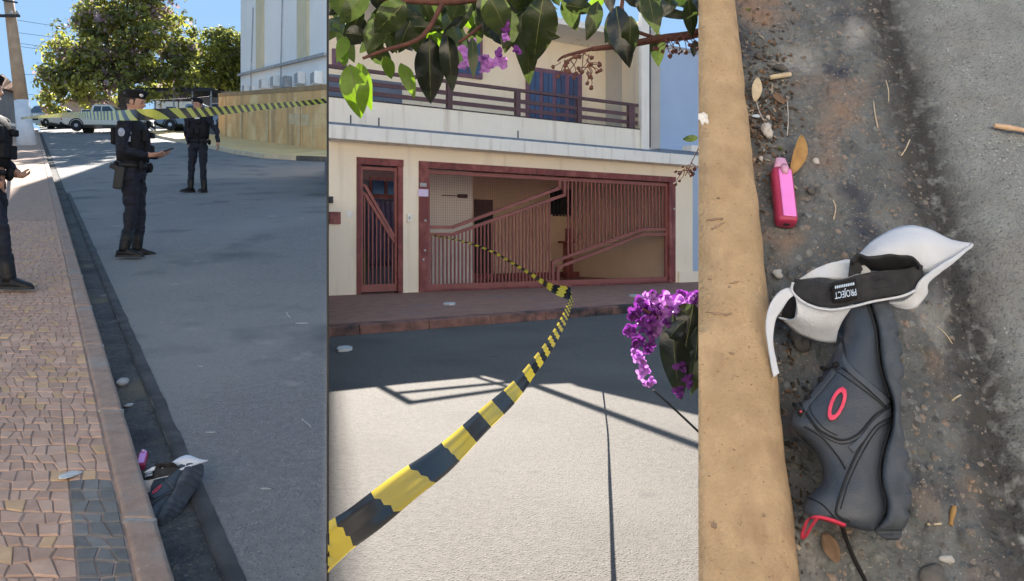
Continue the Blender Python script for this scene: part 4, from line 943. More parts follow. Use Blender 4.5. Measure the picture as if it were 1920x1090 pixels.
# ---- flowering branch over the road
M_lv = mat('near_leaf_green', (.05, .07, .02), (.034, .05, .015), scale=70, bump=.0006, bscale=160, rough=.32, trans=.4, spec=.5, rand=.35)
M_lvd = mat('near_leaf_dark', (.018, .026, .014), (.012, .016, .014), scale=70, bump=.0006, bscale=160, rough=.28, trans=.06, spec=.6, rand=.3)
M_lvb = mat('near_leaf_backlit', (.12, .2, .025), (.1, .16, .02), scale=70, bump=.0006, bscale=160, rough=.35, trans=.5, spec=.4, rand=.2)  # lime copy of the leaf green: backlight put into the colour
M_twig = mat('twig_red_brown', (.12, .05, .035), (.08, .035, .028), scale=60, rough=.8, bump=.001, bscale=300)
M_seed = mat('seed_brown', (.16, .07, .05), (.1, .045, .035), scale=60, rough=.8)
M_pet = mat('petal_purple', (.21, .055, .27), (.15, .035, .2), scale=60, rough=.6, trans=.35, rand=.3)
M_pet2 = mat('petal_pale', (.5, .24, .58), (.4, .17, .48), scale=60, rough=.6, trans=.35, rand=.2)
M_rib = mat('leaf_midrib', (.16, .17, .06), (.12, .13, .05), scale=60, rough=.5)
def leaf(par, base, tip, width, m, tilt=0, fold=.25, droop=.12, name='leaf'):
    base, tip = Vector(base), Vector(tip); ax = tip - base; L_ = ax.length; ax.normalize()
    view = ((base + tip) / 2 - Vector((0, 0, CZ))).normalized(); sd_ = ax.cross(view).normalized(); sd_ = Matrix.Rotation(tilt, 3, ax) @ sd_; nr = sd_.cross(ax).normalized()
    rows = []; NL = 14; ph = ru(0, 6); mid = []
    bend = ru(-.1, .1)
    for i in range(NL):
        t = i / (NL - 1); w = width / 2 * max(.02, math.sin(math.pi * t ** .85) ** .8 * (1 - .15 * t)) if 0 < i < NL - 1 else width * .015
        c = base + ax * L_ * t + nr * (-droop * L_ * 4 * t * (1 - t) + droop * L_ * 1.5 * t * t) + sd_ * bend * L_ * t * t; mid.append(c + nr * width * .004)
        rows.append([c + sd_ * w * k + nr * (abs(k) ** 1.3 * w * fold + .05 * width * abs(k) * math.sin(t * 13 + ph + k) + .012 * width * math.sin(t * 40 + abs(k) * 4)) for k in (-1, -.72, -.42, -.16, 0, .16, .42, .72, 1)])
    mb = MB(); mb.sheet(rows)
    mb.tube(mid, [width * .022 * (1 - .8 * i / (NL - 1)) for i in range(NL)], 5, 1)
    return mb.build(name, [m, M_rib], par, fix=False, clip=[((0, 0, 0), (-1, DIV + .0015, 0))])
BY = 1.7
fb = thing('flowering_branch', 'branch of dark and backlit-lime leaves with purple blossom hanging over the top', 'branch', (0, 0, 0))
def twig(pts, r0, r1, m=M_twig, par=None):
    q = [ray(*p) for p in interp(pts, 14)]; mb = MB(); mb.tube(q, [r0 + (r1 - r0) * i / 13 for i in range(14)], 7); return mb.build('twig', m, par or fb, clip=None)
twig([(1400, 20, 1.75), (1309, 62, 1.72), (1240, 72, 1.7), (1170, 85, 1.68), (1110, 92, 1.66)], .012, .005)
twig([(1300, -40, 1.8), (1150, -25, 1.75), (960, -10, 1.7), (830, 5, 1.68), (700, -5, 1.66)], .012, .005)
twig([(960, -12, 1.7), (900, 50, 1.66), (860, 80, 1.65)], .005, .003); twig([(830, 5, 1.68), (790, 70, 1.63), (720, 95, 1.6), (680, 110, 1.6)], .006, .003)
twig([(1110, 92, 1.66), (1060, 105, 1.64), (1045, 115, 1.64)], .004, .002); twig([(1170, -20, 1.72), (1165, 40, 1.7), (1190, 58, 1.7), (1230, 72, 1.7)], .005, .004)
big = [((655, 122), (676, 219), 58, 'b'), ((672, 118), (700, 200), 34, 'b'), ((648, 62), (690, 66), 34, 'd'), ((805, 70), (806, 196), 62, 'd'), ((838, 60), (842, 172), 40, 'd'), ((752, 118), (777, 181), 30, 'b'), ((722, 105), (738, 150), 26, 'b'),
       ((985, 20), (985, 158), 52, 'g'), ((1020, -10), (1003, 118), 74, 'g'), ((1062, -10), (1080, 60), 40, 'g'), ((1155, 12), (1172, 122), 52, 'd'), ((1168, 10), (1130, 76), 36, 'd'), ((1182, 30), (1185, 112), 36, 'g'), ((1232, 62), (1238, 123), 32, 'g'),
       ((1122, 2), (1108, 76), 34, 'g'), ((1215, -20), (1225, 62), 44, 'g'), ((1262, -10), (1245, 30), 34, 'd'), ((1290, 0), (1302, 70), 30, 'g'), ((1303, 75), (1302, 105), 18, 'd'), ((760, 5), (700, 62), 60, 'g'), ((740, -20), (790, 95), 70, 'g'), ((860, -20), (850, 65), 66, 'g'), ((910, -15), (955, 75), 62, 'g'), ((690, -20), (640, 50), 44, 'g'), ((960, 20), (950, 100), 40, 'g'),
       ((885, 70), (893, 145), 22, 'g'), ((800, -10), (830, 60), 60, 'g'), ((930, -20), (905, 60), 60, 'd'), ((1060, 10), (1120, 18), 30, 'g'), ((650, 70), (632, 108), 26, 'b'), ((770, 40), (745, 100), 40, 'g'), ((690, 80), (735, 128), 40, 'g'), ((640, 90), (652, 126), 22, 'b'), ((1192, -5), (1236, 30), 36, 'd'), ((1140, 40), (1168, 110), 38, 'g'), ((715, 30), (690, 100), 46, 'g')]
LM = {'b': M_lvb, 'g': M_lv, 'd': M_lvd}
for (bx, by), (tx, ty), w, kd in big:
    Y = BY + ru(-.12, .1); leaf(fb, ray(bx, by, Y), ray(tx, ty, Y + ru(-.05, .05)), w * Y / F, LM[kd], ru(-.35, .35), ru(.1, .35), ru(.02, .14))
for i in range(120):
    bx = ru(620, 1000) if i < 100 else ru(1000, 1320); by = ru(-40, 60) if i < 100 else ru(-40, 8); a = ru(-.4, 1.9) + .5; ln = ru(42, 95); Y = BY + ru(.0, .32)
    tx, ty = bx + math.cos(a) * ln, by + math.sin(a) * ln * .8
    leaf(fb, ray(bx, by, Y), ray(tx, ty, Y + ru(-.06, .06)), ru(22, 44) * Y / F, random.choices([M_lv, M_lvd, M_lvb], [6, 3, 1.1])[0], ru(-.8, .8), ru(.1, .4), ru(.02, .14))
def blossom(par, c, r, m, n=6):
    mb = MB(); c = Vector(c)
    for k in range(n + 3):
        d = Vector((random.gauss(0, 1), random.gauss(-.35, .7), random.gauss(0, 1))).normalized(); s2 = d.cross(Vector((ru(-.4, .4), 1, ru(-.4, .4)))).normalized(); nn_ = s2.cross(d); q = r * ru(.6, 1.1); rows = []
        cr = ru(-.5, .5); tw = ru(-.6, .6)
        for i in range(6):
            t = i / 5; w = r * .4 * math.sin(math.pi * (.1 + .82 * t)) ** .8; sw_ = (s2 * math.cos(tw * t) + nn_ * math.sin(tw * t))
            rows.append([c + d * q * t + sw_ * w * k2 * ru(.85, 1.15) + nn_ * (cr * q * t * t + w * .35 * k2 * k2 + ru(-.05, .05) * r) for k2 in (-1, -.5, 0, .5, 1)])
        mb.sheet(rows)
    return mb.build('blossom', m, par, fix=False)
for px, py, r, m in [(872, 95, 13, M_pet2), (880, 112, 12, M_pet2), (868, 122, 10, M_pet2), (905, 112, 12, M_pet2), (912, 126, 13, M_pet2), (925, 120, 12, M_pet2), (942, 118, 14, M_pet2), (935, 100, 11, M_pet), (945, 42, 11, M_pet), (948, 55, 9, M_pet), (970, 92, 10, M_pet), (946, 70, 9, M_pet2), (888, 80, 9, M_pet2)]:
    blossom(fb, ray(px, py, 1.62), r * 1.62 / F * 1.15, m)
def panicle(par, stem, n, spread, Y):
    for k in range(n):
        t = ru(.15, 1); b = stem[0] + (stem[1] - stem[0]) * t; c = stem[2] + (stem[3] - stem[2]) * t; e = (b + ru(-spread, spread), c + ru(0, spread * 1.3))
        twig([(b, c, Y), ((b + e[0]) / 2 + ru(-6, 6), (c + e[1]) / 2, Y), (*e, Y + ru(-.02, .02))], .0012, .0007, M_seed, par)
        mb = MB(); mb.ball(ray(*e, Y), ru(.0028, .005), 8, 6, lump=.5); mb.build('seed_head', M_seed, par)
panicle(fb, (1110, 1045, 92, 120), 16, 28, 1.63); panicle(fb, (1105, 1100, 95, 140), 14, 24, 1.64); panicle(fb, (1309, 1240, 60, 72), 18, 30, 1.69)
panicle(fb, (1300, 1272, 300, 330), 10, 18, 1.75); twig([(1330, 250, 1.75), (1309, 280, 1.75), (1285, 330, 1.75)], .0015, .001, M_twig)
leaf(fb, ray(1309, 258, 1.7), ray(1278, 263, 1.72), 14 * 1.7 / F, M_lv)

fl = thing('flower_cluster', 'purple flower panicle with dark leaves low at the right of road', 'flower', (0, 0, 0))
fY = 1.3
twig([(1360, 700, fY + .02), (1290, 640, fY + .02), (1240, 600, fY), (1205, 580, fY)], .004, .002, M_twig, fl)
for px, py, r, m in [(1190, 590, 19, 0), (1205, 575, 20, 0), (1225, 560, 20, 0), (1250, 556, 20, 0), (1276, 558, 18, 0), (1300, 560, 18, 0), (1184, 615, 17, 0), (1196, 640, 17, 0), (1190, 660, 14, 1), (1200, 680, 14, 1), (1207, 700, 14, 1), (1214, 716, 11, 1), (1215, 600, 20, 0), (1235, 585, 22, 0), (1222, 625, 18, 0), (1262, 580, 20, 0), (1215, 655, 15, 0), (1216, 563, 12, 1), (1303, 562, 11, 1), (1236, 572, 12, 1), (1185, 665, 8, 1), (1205, 610, 14, 0), (1245, 605, 16, 0), (1290, 580, 16, 0)]:
    for _ in range(3): blossom(fl, ray(px + ru(-9, 9), py + ru(-9, 9), fY + ru(-.03, .03)), r * fY / F * .85, M_pet2 if m or rnd() < .16 else M_pet, 5)
for b, t_, w, kd in [((1262, 590), (1262, 752), 58, 'd'), ((1300, 570), (1280, 690), 60, 'd'), ((1270, 575), (1310, 600), 36, 'g'), ((1310, 610), (1300, 735), 40, 'd'), ((1285, 600), (1235, 650), 34, 'd'), ((1330, 640), (1305, 745), 30, 'g'), ((1320, 560), (1300, 650), 40, 'd')]:
    leaf(fl, ray(*b, fY - ru(.02, .05)), ray(*t_, fY - ru(.02, .05)), w * fY / F, LM[kd], ru(-.2, .2), .2, .05)
for px, py in ((1275, 690), (1292, 715), (1273, 735)): blossom(fl, ray(px, py, fY - .06), .012, M_pet, 5)
twig([(1225, 732, fY), (1262, 765, fY), (1312, 812, fY), (1350, 850, fY)], .0016, .0022, mat('stem_dark', (.03, .035, .04), rough=.7), fl)

# ================================================================== 3. THE STEEP KERB AND GUTTER (right)
TH = math.radians(55.9)
PC = Vector((.405, .95, CZ - .206))
M3 = Matrix.Translation(PC) @ Matrix.Rotation(TH, 4, 'X'); M3i = M3.inverted()
N3 = (M3.to_3x3() @ Vector((0, 0, 1)))
def s3(px, py, h=0):
    d = Vector(((px - CX) / F, 1, (YH - py) / F)); o = Vector((0, 0, CZ)); t = (h - (o - PC).dot(N3)) / d.dot(N3)
    return M3i @ (o + d * t)
# the cut edge of this ground, towards the road
_n = M3.to_3x3().transposed() @ Vector((-1, .2330, 0)); _c = M3i @ Vector((0, 0, 0))
CLIP3 = [(_c, _n)]
def lineX(p, q): return lambda y: p.x + (q.x - p.x) * (y - p.y) / (q.y - p.y)
HK = .075
kxe = lineX(s3(1383, 0, HK), s3(1508, 1090, HK))          # kerb edge (top), local x as function of local y
grv = lineX(s3(1655, 0), s3(1915, 1000))                    # groove between gutter and asphalt
YT = s3(1600, -70).y; YB = (M3i @ Vector((.3, .36, 0))).y
M_soil = mat('bank_soil', (.12, .09, .07), (.08, .06, .05), scale=20, rough=.95, bump=.01, bscale=40)
mb = MB(); yt_w = M3 @ Vector((0, YT, -.03)); yb_w = M3 @ Vector((0, YB, -.03))
mb.add([(0, yb_w.y, 0.001), (0, yt_w.y, yt_w.z), (0, yt_w.y + .25, yt_w.z), (0, yt_w.y + .35, .001), (1.5, yb_w.y, .001), (1.5, yt_w.y, yt_w.z), (1.5, yt_w.y + .25, yt_w.z), (1.5, yt_w.y + .35, .001)],
       [(0, 1, 2, 3), (7, 6, 5, 4), (0, 4, 5, 1), (1, 5, 6, 2), (2, 6, 7, 3), (3, 7, 4, 0)])
tag(mb.build('embankment', M_soil, clip=[((0, 0, 0), (-1, .2345, 0))]), kind='structure')

M_gut3 = agg_mat('gutter_rough_concrete', (.128, .138, .142), (.09, .098, .102), [(.2, .21, .21), (.11, .115, .12), (.24, .19, .16), (.07, .073, .075), (.16, .168, .17)], 75, .004,
                 [((.2, .145, .115), 9, .54, .68), ((.045, .05, .066), 8, .55, .65), ((.3, .305, .3), 6, .6, .72)], 1, ((.34, .31, .28), 330, (.66, .72)))
M_asp3 = agg_mat('asphalt_grey_grain', (.24, .26, .26), (.2, .215, .215), [(.31, .33, .325), (.16, .17, .17), (.24, .255, .255), (.4, .41, .405)], 190, .003,
                 [((.2, .2, .19), 6, .5, .7)], 1, ((.1, .1, .095), 420, (.62, .7)))
M_kerb3 = mat('kerb_yellow_stone', (.47, .34, .205), (.37, .26, .15), scale=30, rough=.92, bump=.0035, bscale=210, lo=.32, hi=.68, c3=(.33, .235, .13), s3=6, w3=(.5, .72), speck=(.22, .14, .085), sscale=190, sw=(.66, .74), streak=((.3, .2, .12), 26, .58, .78))
def field(name, m, xa, xb, nx, ny, hf, af, y0=YB, y1=YT):
    rows = []
    for i in range(ny + 1):
        y_ = y0 + (y1 - y0) * i / ny; r = []
        for j in range(nx + 1):
            t = j / nx; a, b = xa(y_), xb(y_); x = a + (b - a) * t; r.append((x, y_, hf(x, y_, t)))
        rows.append(r)
    mb = MB(); mb.sheet(rows); o = mb.build(name, m, fix=False, clip=CLIP3); o.matrix_world = M3
    at = o.data.attributes.new('dirt', 'FLOAT', 'POINT'); at.data.foreach_set('value', [af(v.co.x, v.co.y) for v in o.data.vertices])
    return tag(o, kind='structure')
nz3 = lambda x, y_, s, k=0: mn.noise(Vector((x * s, y_ * s, k * 7.7)))
def hg(x, y_, t):
    d = grv(y_) - x; dip = -.011 * math.exp(-(d / .035) ** 2) + .004 * math.exp(-((d - .1) / .05) ** 2)
    return .006 * nz3(x, y_, 14) + .0052 * nz3(x, y_, 45, 1) + .003 * nz3(x, y_, 120, 2) + dip - .004 * math.exp(-((x - kxe(y_)) / .04) ** 2)
def ha(x, y_, t):
    d = x - grv(y_)
    return -.0107 + .018 * (1 - math.exp(-(d / .05) ** 2)) + (.006 * nz3(x, y_, 14) + .0052 * nz3(x, y_, 45, 1) + .003 * nz3(x, y_, 120, 2)) * math.exp(-max(0, d) / .03) + .0014 * nz3(x, y_, 60, 3) + .002 * nz3(x, y_, 240, 5)
def dirt(x, y_):
    d = x - grv(y_) + .012 * nz3(x, y_, 12, 8) + .006 * nz3(x, y_, 45, 9)
    return min(1, math.exp(-(d / (.034 if d < 0 else .04)) ** 2) * 1.15)
field('gutter', M_gut3, lambda y_: kxe(y_) - .03, lambda y_: grv(y_) + .0008, 110, 380, hg, dirt)
field('asphalt', M_asp3, lambda y_: grv(y_), lambda y_: grv(y_) + .55, 150, 320, ha, dirt)
# kerb
rows = []
for i in range(161):
    y_ = YB + (YT - YB) * i / 160; x = kxe(y_); r = []
    for dx, h in ((.012, -.03), (.008, .02), (.004, .05), (-.002, .064), (-.012, .073), (-.026, .0775), (-.05, .079), (-.09, .079), (-.14, .079), (-.2, .078), (-.3, .077), (-.3, -.03)):
        w = .0022 * nz3(x + dx, y_, 22) + .001 * nz3(x + dx, y_, 90, 2) if h > 0 else 0
        r.append((x + dx + w * .7, y_, h + w))
    rows.append(r)
mb = MB(); mb.loft(rows)
kb3 = mb.build('kerb', M_kerb3, clip=CLIP3); kb3.matrix_world = M3; tag(kb3, kind='structure')
# chips and stains in the kerb
M_chip = mat('kerb_chip_dark', (.2, .15, .11), (.3, .2, .13), scale=80, rough=.95)
M_chipw = mat('kerb_paint_white', (.7, .68, .64), (.55, .53, .5), scale=80, rough=.9)
def blot(par, px, py, rx, ry, m, h, th=.0015, rot=0, n=14, name='chip'):
    c = s3(px, py, h); mb = MB(); lo, hi = [], []
    for i in range(n):
        a = 2 * math.pi * i / n; k = ru(.55, 1.2); x, y_ = rx * math.cos(a) * k, ry * math.sin(a) * k; x, y_ = x * math.cos(rot) - y_ * math.sin(rot), x * math.sin(rot) + y_ * math.cos(rot)
        lo.append((c.x + x, c.y + y_, h - .004)); hi.append((c.x + x * .9, c.y + y_ * .9, h + th))
    mb.hexa(lo, hi); o = mb.build(name, m, par, clip=CLIP3)
    if not par: o.matrix_world = M3
    return o
for px, py, rx, ry, m, rot in [(1318, 222, .009, .014, M_chipw, 0), (1345, 425, .013, .0025, M_chip, .5), (1335, 412, .008, .002, M_chip, .2), (1366, 545, .003, .009, M_chip, -.4), (1376, 530, .007, .002, M_chip, .3), (1345, 588, .014, .002, M_chip, -.1), (1365, 590, .006, .002, M_chip, .3), (1331, 522, .003, .003, M_chip, 0), (1350, 410, .006, .0015, M_chip, 0), (1433, 966, .0025, .0025, M_chip, 0), (1340, 985, .0035, .004, M_chip, 0), (1415, 300, .002, .003, M_chip, 0), (1347, 371, .0025, .002, M_chip, 0), (1372, 662, .003, .002, M_chip, 0)]:
    blot(kb3, px, py, rx, ry, m, .0795, .0006, rot)

# loose grit (uncountable)
M_grit = mat('grit', (.2, .18, .165), (.11, .105, .1), scale=40, rough=.95, c3=(.26, .19, .14), s3=18)
gr = MB()
ico = [(0, 0, 1), (.9, 0, .3), (.28, .85, .3), (-.72, .53, .3), (-.72, -.53, .3), (.28, -.85, .3), (0, 0, -.4)]
icf = [(0, 1, 2), (0, 2, 3), (0, 3, 4), (0, 4, 5), (0, 5, 1), (6, 2, 1), (6, 3, 2), (6, 4, 3), (6, 5, 4), (6, 1, 5)]
for i in range(2600):
    y_ = ru(s3(1500, 1120).y, YT); a, b = kxe(y_) - .01, grv(y_); t = rnd() ** (1.5 if rnd() < .5 else 1)
    x = a + (b - a) * t; s = .0011 + .0032 * rnd() ** 4; z = hg(x, y_, t)
    R = Matrix.Rotation(ru(0, 6.3), 3, 'Z'); sx, sy = ru(.7, 1.4), ru(.7, 1.4)
    gr.add([Vector((x, y_, z)) + R @ Vector((p[0] * s * sx * ru(.8, 1.2), p[1] * s * sy, p[2] * s * ru(.6, 1))) for p in ico], icf)
gro = gr.build('grit', M_grit, fix=False); gro.matrix_world = M3; tag(gro, 'loose sandy grit and small stones along the steep gutter', 'grit', kind='stuff')
fk = MB()
for i in range(520):
    px, py = (random.gauss(1440, 26), random.gauss(195, 75)) if i < 380 else (random.gauss(1475, 20), ru(560, 1080))
    c = s3(px, py, 0)
    if c.x < kxe(c.y) - .01 or py < -20: continue
    z = hg(c.x, c.y, 0) + .002; a = ru(0, 6.3); l, w = ru(.003, .011), ru(.0008, .0045); d = Vector((math.cos(a), math.sin(a), ru(-.2, .5))).normalized(); e = Vector((-math.sin(a), math.cos(a), ru(-.4, .4))).normalized(); p = Vector((c.x, c.y, z))
    fk.sheet([[p - d * l / 2 - e * w / 2, p - d * l / 2 + e * w / 2], [p - e * w * .6 + Vector((0, 0, .001)), p + e * w * .6 + Vector((0, 0, .001))], [p + d * l / 2 - e * w * .2, p + d * l / 2 + e * w * .2]], .0006, random.choices((0, 1, 2), (5, 2, 1))[0])
fko = fk.build('leaf_litter', [mat('litter_dark', (.05, .042, .036), (.08, .06, .045), scale=60, rough=.95), mat('litter_brown', (.2, .12, .075), (.14, .085, .055), scale=60, rough=.95), mat('litter_pale', (.36, .31, .25), (.28, .24, .19), scale=60, rough=.95)]); fko.matrix_world = M3; tag(fko, 'dark crumbled leaf litter gathered along the foot of the steep kerb', 'litter', kind='stuff')
# single stones, sticks, leaves
def lump3(name, label, px, py, r, m, h=0, rot=0, lump=.5, cat='stone'):
    c = s3(px, py, h); mb = MB(); mb.ball((0, 0, 0), r, 14, 9, lump=lump); o = mb.build(name, m); o.matrix_world = M3 @ Matrix.Translation((c.x, c.y, h + r[2] * .6)) @ Matrix.Rotation(rot, 4, 'Z'); return tag(o, label, cat)
M_peb = mat('pebble_dark', (.07, .07, .072), (.11, .105, .1), scale=60, rough=.85, bump=.001, bscale=200)
M_pale = mat('pebble_pale', (.5, .48, .46), (.38, .36, .35), scale=60, rough=.85, bump=.001, bscale=200)
M_dry = mat('dry_leaf_tan', (.45, .28, .11), (.34, .2, .08), scale=60, rough=.7, trans=.2)
M_dryp = mat('dry_leaf_pale', (.6, .52, .38), (.48, .4, .28), scale=60, rough=.8, trans=.15)
M_drybr = mat('dry_leaf_brown', (.2, .13, .09), (.13, .09, .06), scale=60, rough=.85)
lump3('pebble', 'dark flat pebble above the pale twig by the upper kerb', 1462, 130, (.011, .006, .006), M_peb)
lump3('pebble', 'round dark pebble beside the upper kerb', 1422, 108, (.007, .006, .006), M_peb)
lump3('pebble', 'pale angular stone below the pale dry leaf', 1437, 250, (.009, .011, .008), M_pale, lump=.8)
lump3('pebble', 'tiny white pebble under the bluish scrap', 1440, 222, (.0035, .003, .003), M_pale)
lump3('pebble', 'tiny pale pebble left of the pink vape top', 1427, 300, (.004, .004, .003), M_pale)
lump3('crumb', 'small white crumb left of the visor band', 1459, 516, (.007, .006, .004), M_white, lump=.8, cat='litter')
lump3('pebble', 'small grey stone right of the pink vape', 1520, 360, (.006, .006, .005), M_peb)
lump3('pebble', 'small grey stone above right of the tan leaf', 1530, 305, (.0055, .005, .004), M_pale)
lump3('litter_chip', 'white chip low in the gutter near the bottom border', 1775, 1050, (.009, .0045, .004), M_white, cat='litter')
lump3('stone', 'flat grey stone at the bottom border of gutter', 1752, 1088, (.016, .014, .006), M_peb)
lump3('stone', 'rough dark stone below the visor strap', 1500, 640, (.013, .016, .01), M_peb, lump=.8)
def stick3(label, pts, r, m, cat='twig'):
    q = [s3(a, b, h) for a, b, h in pts]; q = [Vector(t) for t in interp([tuple(v) for v in q], 10)]; mb = MB()
    mb.tube(q, [r * ru(.75, 1.15) for _ in q], 7); o = mb.build('twig' if cat == 'twig' else cat, m); o.matrix_world = M3; return tag(o, label, cat)
stick3('pale twig lying beside the dark flat pebble', [(1443, 146, .006), (1462, 143, .007), (1482, 140, .006)], .0042, M_dryp)
stick3('thin straight pale straw in the upper gutter', [(1638, 190, .004), (1641, 215, .006), (1646, 240, .004)], .0009, M_dryp)
stick3('short pale straw in the dark groove', [(1706, 262, .002), (1698, 280, .003), (1690, 292, .002)], .001, M_dryp)
stick3('curved fine straw beside the groove', [(1661, 150, .004), (1666, 170, .006), (1666, 190, .004)], .0007, M_dryp)
stick3('grey bent straw near the upper kerb', [(1418, 190, .004), (1424, 210, .006), (1432, 226, .004)], .0009, M_pale)
stick3('long fine grey straw left of centre gutter', [(1475, 180, .004), (1478, 220, .006), (1476, 255, .004)], .0007, M_pale)
stick3('curled pale straw right of the pink vape', [(1562, 375, .004), (1567, 390, .006), (1563, 412, .004)], .0008, M_dryp)
stick3('chunky splintered stick on the grey asphalt', [(1864, 236, .014), (1890, 240, .016), (1915, 244, .015), (1945, 252, .014)], .0045, mat('stick_wood', (.62, .44, .3), (.5, .34, .22), scale=60, rough=.8))
stick3('small orange stick end in lower gutter', [(1782, 985, .004), (1786, 965, .007), (1789, 950, .006)], .0028, M_dry)
stick3('thin pale stick left of the small orange stick', [(1738, 983, .004), (1750, 983, .005), (1765, 982, .004)], .0014, M_dryp)
stick3('fine straw right of the shoe sole', [(1756, 612, .004), (1772, 625, .006), (1786, 645, .004)], .0006, M_dryp)
stick3('short straw lower right of the shoe', [(1785, 752, .004), (1792, 746, .005), (1801, 741, .004)], .0012, M_dryp)
def leaf3(label, base, tip, w, m, h0, h1, tw=0, curl=.3, hb=.0):
    b, t = s3(*base, h0), s3(*tip, h1); ax = t - b; L_ = ax.length; ax.normalize(); sd_ = ax.cross(Vector((0, 0, 1))).normalized(); sd_ = Matrix.Rotation(tw, 3, ax) @ sd_; nr = sd_.cross(ax).normalized(); rows = []
    for i in range(10):
        u = i / 9; ww = w / 2 * max(.04, math.sin(math.pi * (.06 + .9 * u)) ** .8); c = b + ax * L_ * u + nr * (hb * math.sin(math.pi * u))
        rows.append([c + sd_ * ww * k + nr * (k * k * ww * curl) for k in (-1, -.5, 0, .5, 1)])
    mb = MB(); mb.sheet(rows, .0006); o = mb.build('dry_leaf', m); o.matrix_world = M3; return tag(o, label, 'leaf')
leaf3('tan curled dry leaf standing behind the pink vape', (1482, 326), (1503, 254), .024, M_dry, .006, .02, .5, .5, .004)
leaf3('pale oval dry leaf against the upper kerb', (1415, 190), (1421, 146), .017, M_dryp, .006, .01, .2, .3)
leaf3('brown dry leaf under the heel of the shoe', (1546, 1000), (1570, 1056), .017, M_drybr, .006, .008, .3, .4)
leaf3('dark brown leaf scrap in the upper litter', (1450, 175), (1470, 195), .012, M_drybr, .006, .01, .3, .4)
lump3('plastic_scrap', 'small shiny bluish scrap by the upper kerb', 1418, 219, (.007, .0035, .002), mat('foil_blue', (.5, .58, .68), (.4, .48, .6), scale=90, rough=.25), lump=.3, cat='litter')
M_moss = mat('weed_green', (.1, .14, .03), (.07, .1, .02), scale=60, rough=.8)
for px, py, lb in ((1402, 20, 'tiny green weed at the top of the kerb'), (1461, 281, 'tiny green weed between pale stone and tan leaf')):
    c = s3(px, py, 0); mb = MB()
    for k in range(14):
        a = ru(0, 6.3); d = Vector((math.cos(a), math.sin(a), ru(.3, 1))).normalized() * ru(.004, .008); s2 = d.cross(Vector((0, 0, 1))).normalized() * .0015; mb.add([c - s2, c + s2, c + d], [(0, 1, 2)])
    o = mb.build('weed', M_moss, fix=False); o.matrix_world = M3; tag(o, lb, 'weed')

# ---- pink vape
M_pk = mat('vape_pink', (.78, .23, .66), (.7, .2, .6), scale=20, rough=.3, spec=.5, coat=.3)
M_pkd = mat('vape_crimson_side', (.4, .04, .1), (.3, .03, .08), scale=20, rough=.3)
M_pkc = mat('vape_clear_top', (.62, .36, .52), (.5, .25, .4), scale=30, rough=.1, spec=.6)
va, vb = s3(1461, 312, .008), s3(1473, 424, .008); vx = (vb - va).normalized(); vL = (vb - va).length
VM = Matrix.Translation(va) @ Matrix(((vx.x, -vx.y, 0, 0), (vx.y, vx.x, 0, 0), (0, 0, 1, 0), (0, 0, 0, 1)))
vape = thing('vape_pen', 'pink disposable vape with clear mouthpiece lying by the steep kerb', 'vape', M=M3 @ VM)
def rrect(x, w, h, z0, n=20, p=.5): return [(x, w * math.copysign(abs(math.cos(a)) ** p, math.cos(a)), z0 + h * math.copysign(abs(math.sin(a)) ** p, math.sin(a))) for a in [2 * math.pi * k / n for k in range(n)]]
mb = MB(); mb.loft([rrect(.012, .0125, .0095, .004), rrect(.016, .0145, .0115, .004), rrect(vL - .006, .0145, .0115, .004), rrect(vL - .001, .013, .0095, .004), rrect(vL, .011, .0075, .004)]); mb.build('shell', M_pkd, vape)
mb = MB(); mb.loft([[(x, y_ * s + .002, z) for y_, z in ((-.0095, .0152), (.0095, .0152), (.0085, .0172), (-.0085, .0172))] for x, s in ((.018, .9), (.02, 1), (vL - .007, 1), (vL - .005, .9))], smooth=False); mb.build('front_panel', M_pk, vape, bevel=.001)
mb = MB(); mb.loft([rrect(-.008, .005, .004, .006), rrect(-.006, .0075, .006, .006), rrect(.004, .0095, .0075, .005), rrect(.0125, .0115, .009, .004)]); mb.build('mouthpiece', M_pkc, vape)
mb = MB(); mb.tube([(.012, .001, .016), (.02, .001, .0185), (.028, .001, .017)], [.004, .0062, .004], 10); mb.build('clear_window', M_pkc, vape)
mb = MB(); mb.box(vL - .0005, vL + .001, -.004, .004, .002, .006); mb.build('charge_port', M_blk, vape)

# ---- shoe lying on its side, sole to the right, toe up
M_shoe = mat('shoe_charcoal', (.04, .05, .066), (.033, .042, .056), scale=30, rough=.42, spec=.5, bump=.0008, bscale=520, c3=(.075, .08, .085), s3=14, w3=(.6, .85))
M_shoe2 = mat('shoe_overlay', (.055, .066, .083), (.045, .055, .07), scale=30, rough=.55, spec=.4, bump=.0006, bscale=420)
M_sole = mat('shoe_sole_rubber', (.07, .083, .1), (.045, .054, .068), scale=40, rough=.75, bump=.001, bscale=200)
M_seam = mat('shoe_seam', (.012, .014, .018), (.02, .022, .026), scale=60, rough=.8)
M_line = mat('shoe_lining', (.008, .008, .01), (.014, .014, .016), scale=60, rough=.9)
M_logo = mat('logo_red', (.7, .07, .13), (.6, .05, .1), scale=60, rough=.4)
M_loop = mat('pull_loop_red', (.55, .04, .08), (.45, .03, .06), scale=90, rough=.7)
HS = .052                                                   # height of the shoe's mid plane above the gutter
shoe = thing('shoe', 'charcoal sneaker with red oval logo lying on its side in gutter', 'shoe', M=M3 @ Matrix.Translation(s3(1600, 800, 0)))
SO = s3(1600, 800, 0)
HV = .085                                                   # height at which the pixel outline is read (the upper side surface)
def sp(px, py, h=HV): return s3(px, py, h) - SO
